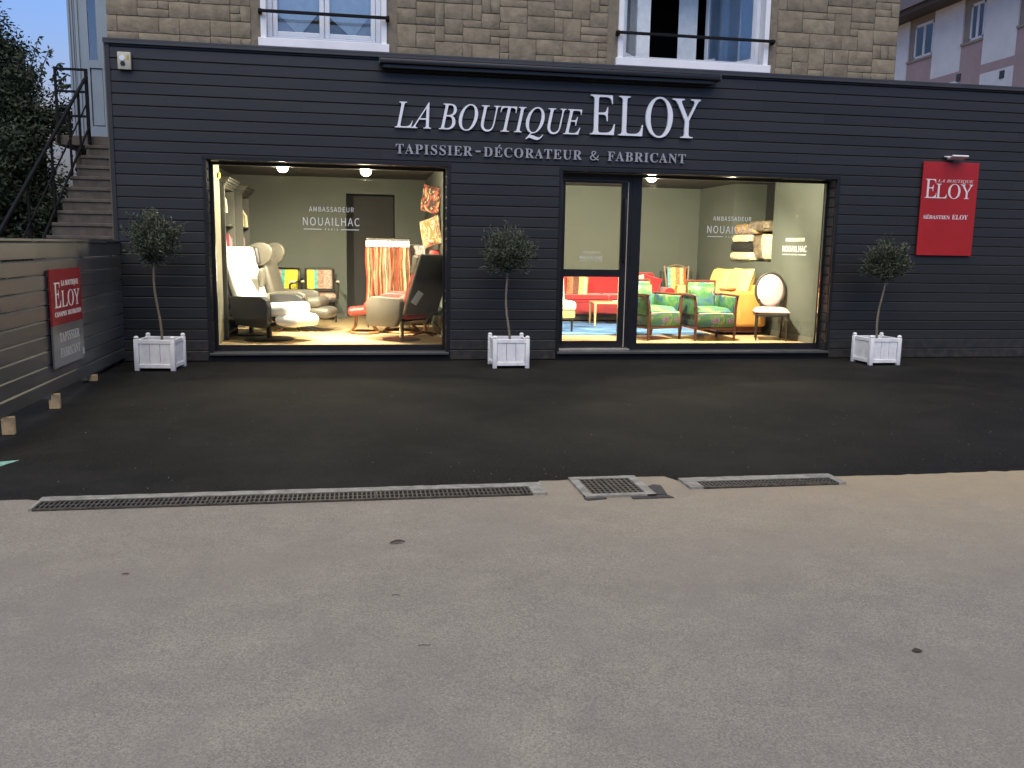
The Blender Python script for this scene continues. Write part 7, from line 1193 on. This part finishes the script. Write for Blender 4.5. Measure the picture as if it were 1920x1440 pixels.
# pink oval back chair
pc = thing('dining_chair', 'dark wooden oval backed chair with pale pink upholstery at the right', 'chair', (6.21, 0.96, Z), R(-20)); mw = M['wood_k']
for s in (-1, 1):
    b = B(); b.lathe([(0.010, 0), (0.014, 0.06), (0.020, 0.26), (0.026, 0.31), (0.018, 0.325), (0.028, 0.34), (0.028, 0.41)], (s * 0.22, -0.22, 0), 12); b.part('leg', mw, pc)
    B().tube([(s * 0.19, 0.26, 0), (s * 0.19, 0.21, 0.2), (s * 0.19, 0.19, 0.40)], [0.012, 0.017, 0.022], 8).part('leg', mw, pc)
    B().tube([(s * 0.15, 0.20, 0.40), (s * 0.135, 0.22, 0.52), (s * 0.16, 0.235, 0.60)], 0.015, 8).part('back_support', mw, pc)
B().box((0, -0.01, 0.385), (0.50, 0.48, 0.045), bev=0.02, seg=2).part('seat_rail', mw, pc)
B().pillow((0, -0.01, 0.43), (0.52, 0.50, 0.13), n=12, p=5, edge=0).part('seat', M['pinkw'], pc)
n = 40; tl = R(-9); ov = [(0.215 * math.cos(k * 2 * math.pi / n), 0.225 + 0.24 * math.sin(k * 2 * math.pi / n) * math.sin(-tl) + 0.05, 0.735 + 0.265 * math.sin(k * 2 * math.pi / n)) for k in range(n + 1)]
B().tube(ov, 0.022, 10).part('back_frame', mw, pc)
b = B(); b.ball((0, 0, 0), (0.20, 0.045, 0.25), 28); o = b.part('backrest', M['pinkw'], pc); o.location = (0, 0.265, 0.735); o.rotation_euler = (tl, 0, 0)
# stacked fleeces and cushions on the niche sill
def fleece(label, y, z, w_, h, m_, x=XS + 0.02, d=0.44):
    b = B(); b.box((0, 0, 0), (d, w_, h), bev=h * 0.46, seg=5); bm_ = b.bm
    bmesh.ops.subdivide_edges(bm_, edges=list(bm_.edges), cuts=1, use_grid_fill=True)
    for v in bm_.verts: v.co += Vector((1, 1, 1)) * 0.012 * noise.noise(v.co * 22 + Vector((z * 9, y, 0)))
    o = b.part('cushion', M[m_], None); o.location = (x + d / 2 - 0.10, y, z + h / 2); tag(o, label, 'cushion', 'furs and cushions piled in the niche')
fleece('cream fleece cushion at the bottom of the pile', 2.86, 1.335, 0.78, 0.15, 'fur_w'); fleece('black fleece cushion in the middle of the pile', 2.86, 1.49, 0.76, 0.15, 'fur_k')
fleece('cream fleece cushion above the black one', 2.84, 1.645, 0.68, 0.13, 'fur_w'); fleece('tan fur throw on top of the pile', 2.70, 1.78, 0.88, 0.17, 'fur_t'); fleece('grey brown fur rolled over the top of the pile', 2.25, 1.82, 0.66, 0.17, 'fur_g')
for lab, y, m_, w_ in (('grey brown fur cushion standing beside the pile', 2.34, 'fur_g', 0.30), ('cream fleece cushion standing at the near end', 2.02, 'fur_w', 0.42)):
    b = B(); b.pillow((0, 0, 0), (0.44, 0.46, 0.20), (0, R(90), 0), n=10); o = b.part('cushion', M[m_], None); o.location = (XS + 0.12, y, 1.565); o.rotation_euler = (0, R(-8), R(10)); tag(o, lab, 'cushion', 'furs and cushions piled in the niche')
for o in list(bpy.data.meshes):
    if o.users == 0: bpy.data.meshes.remove(o)
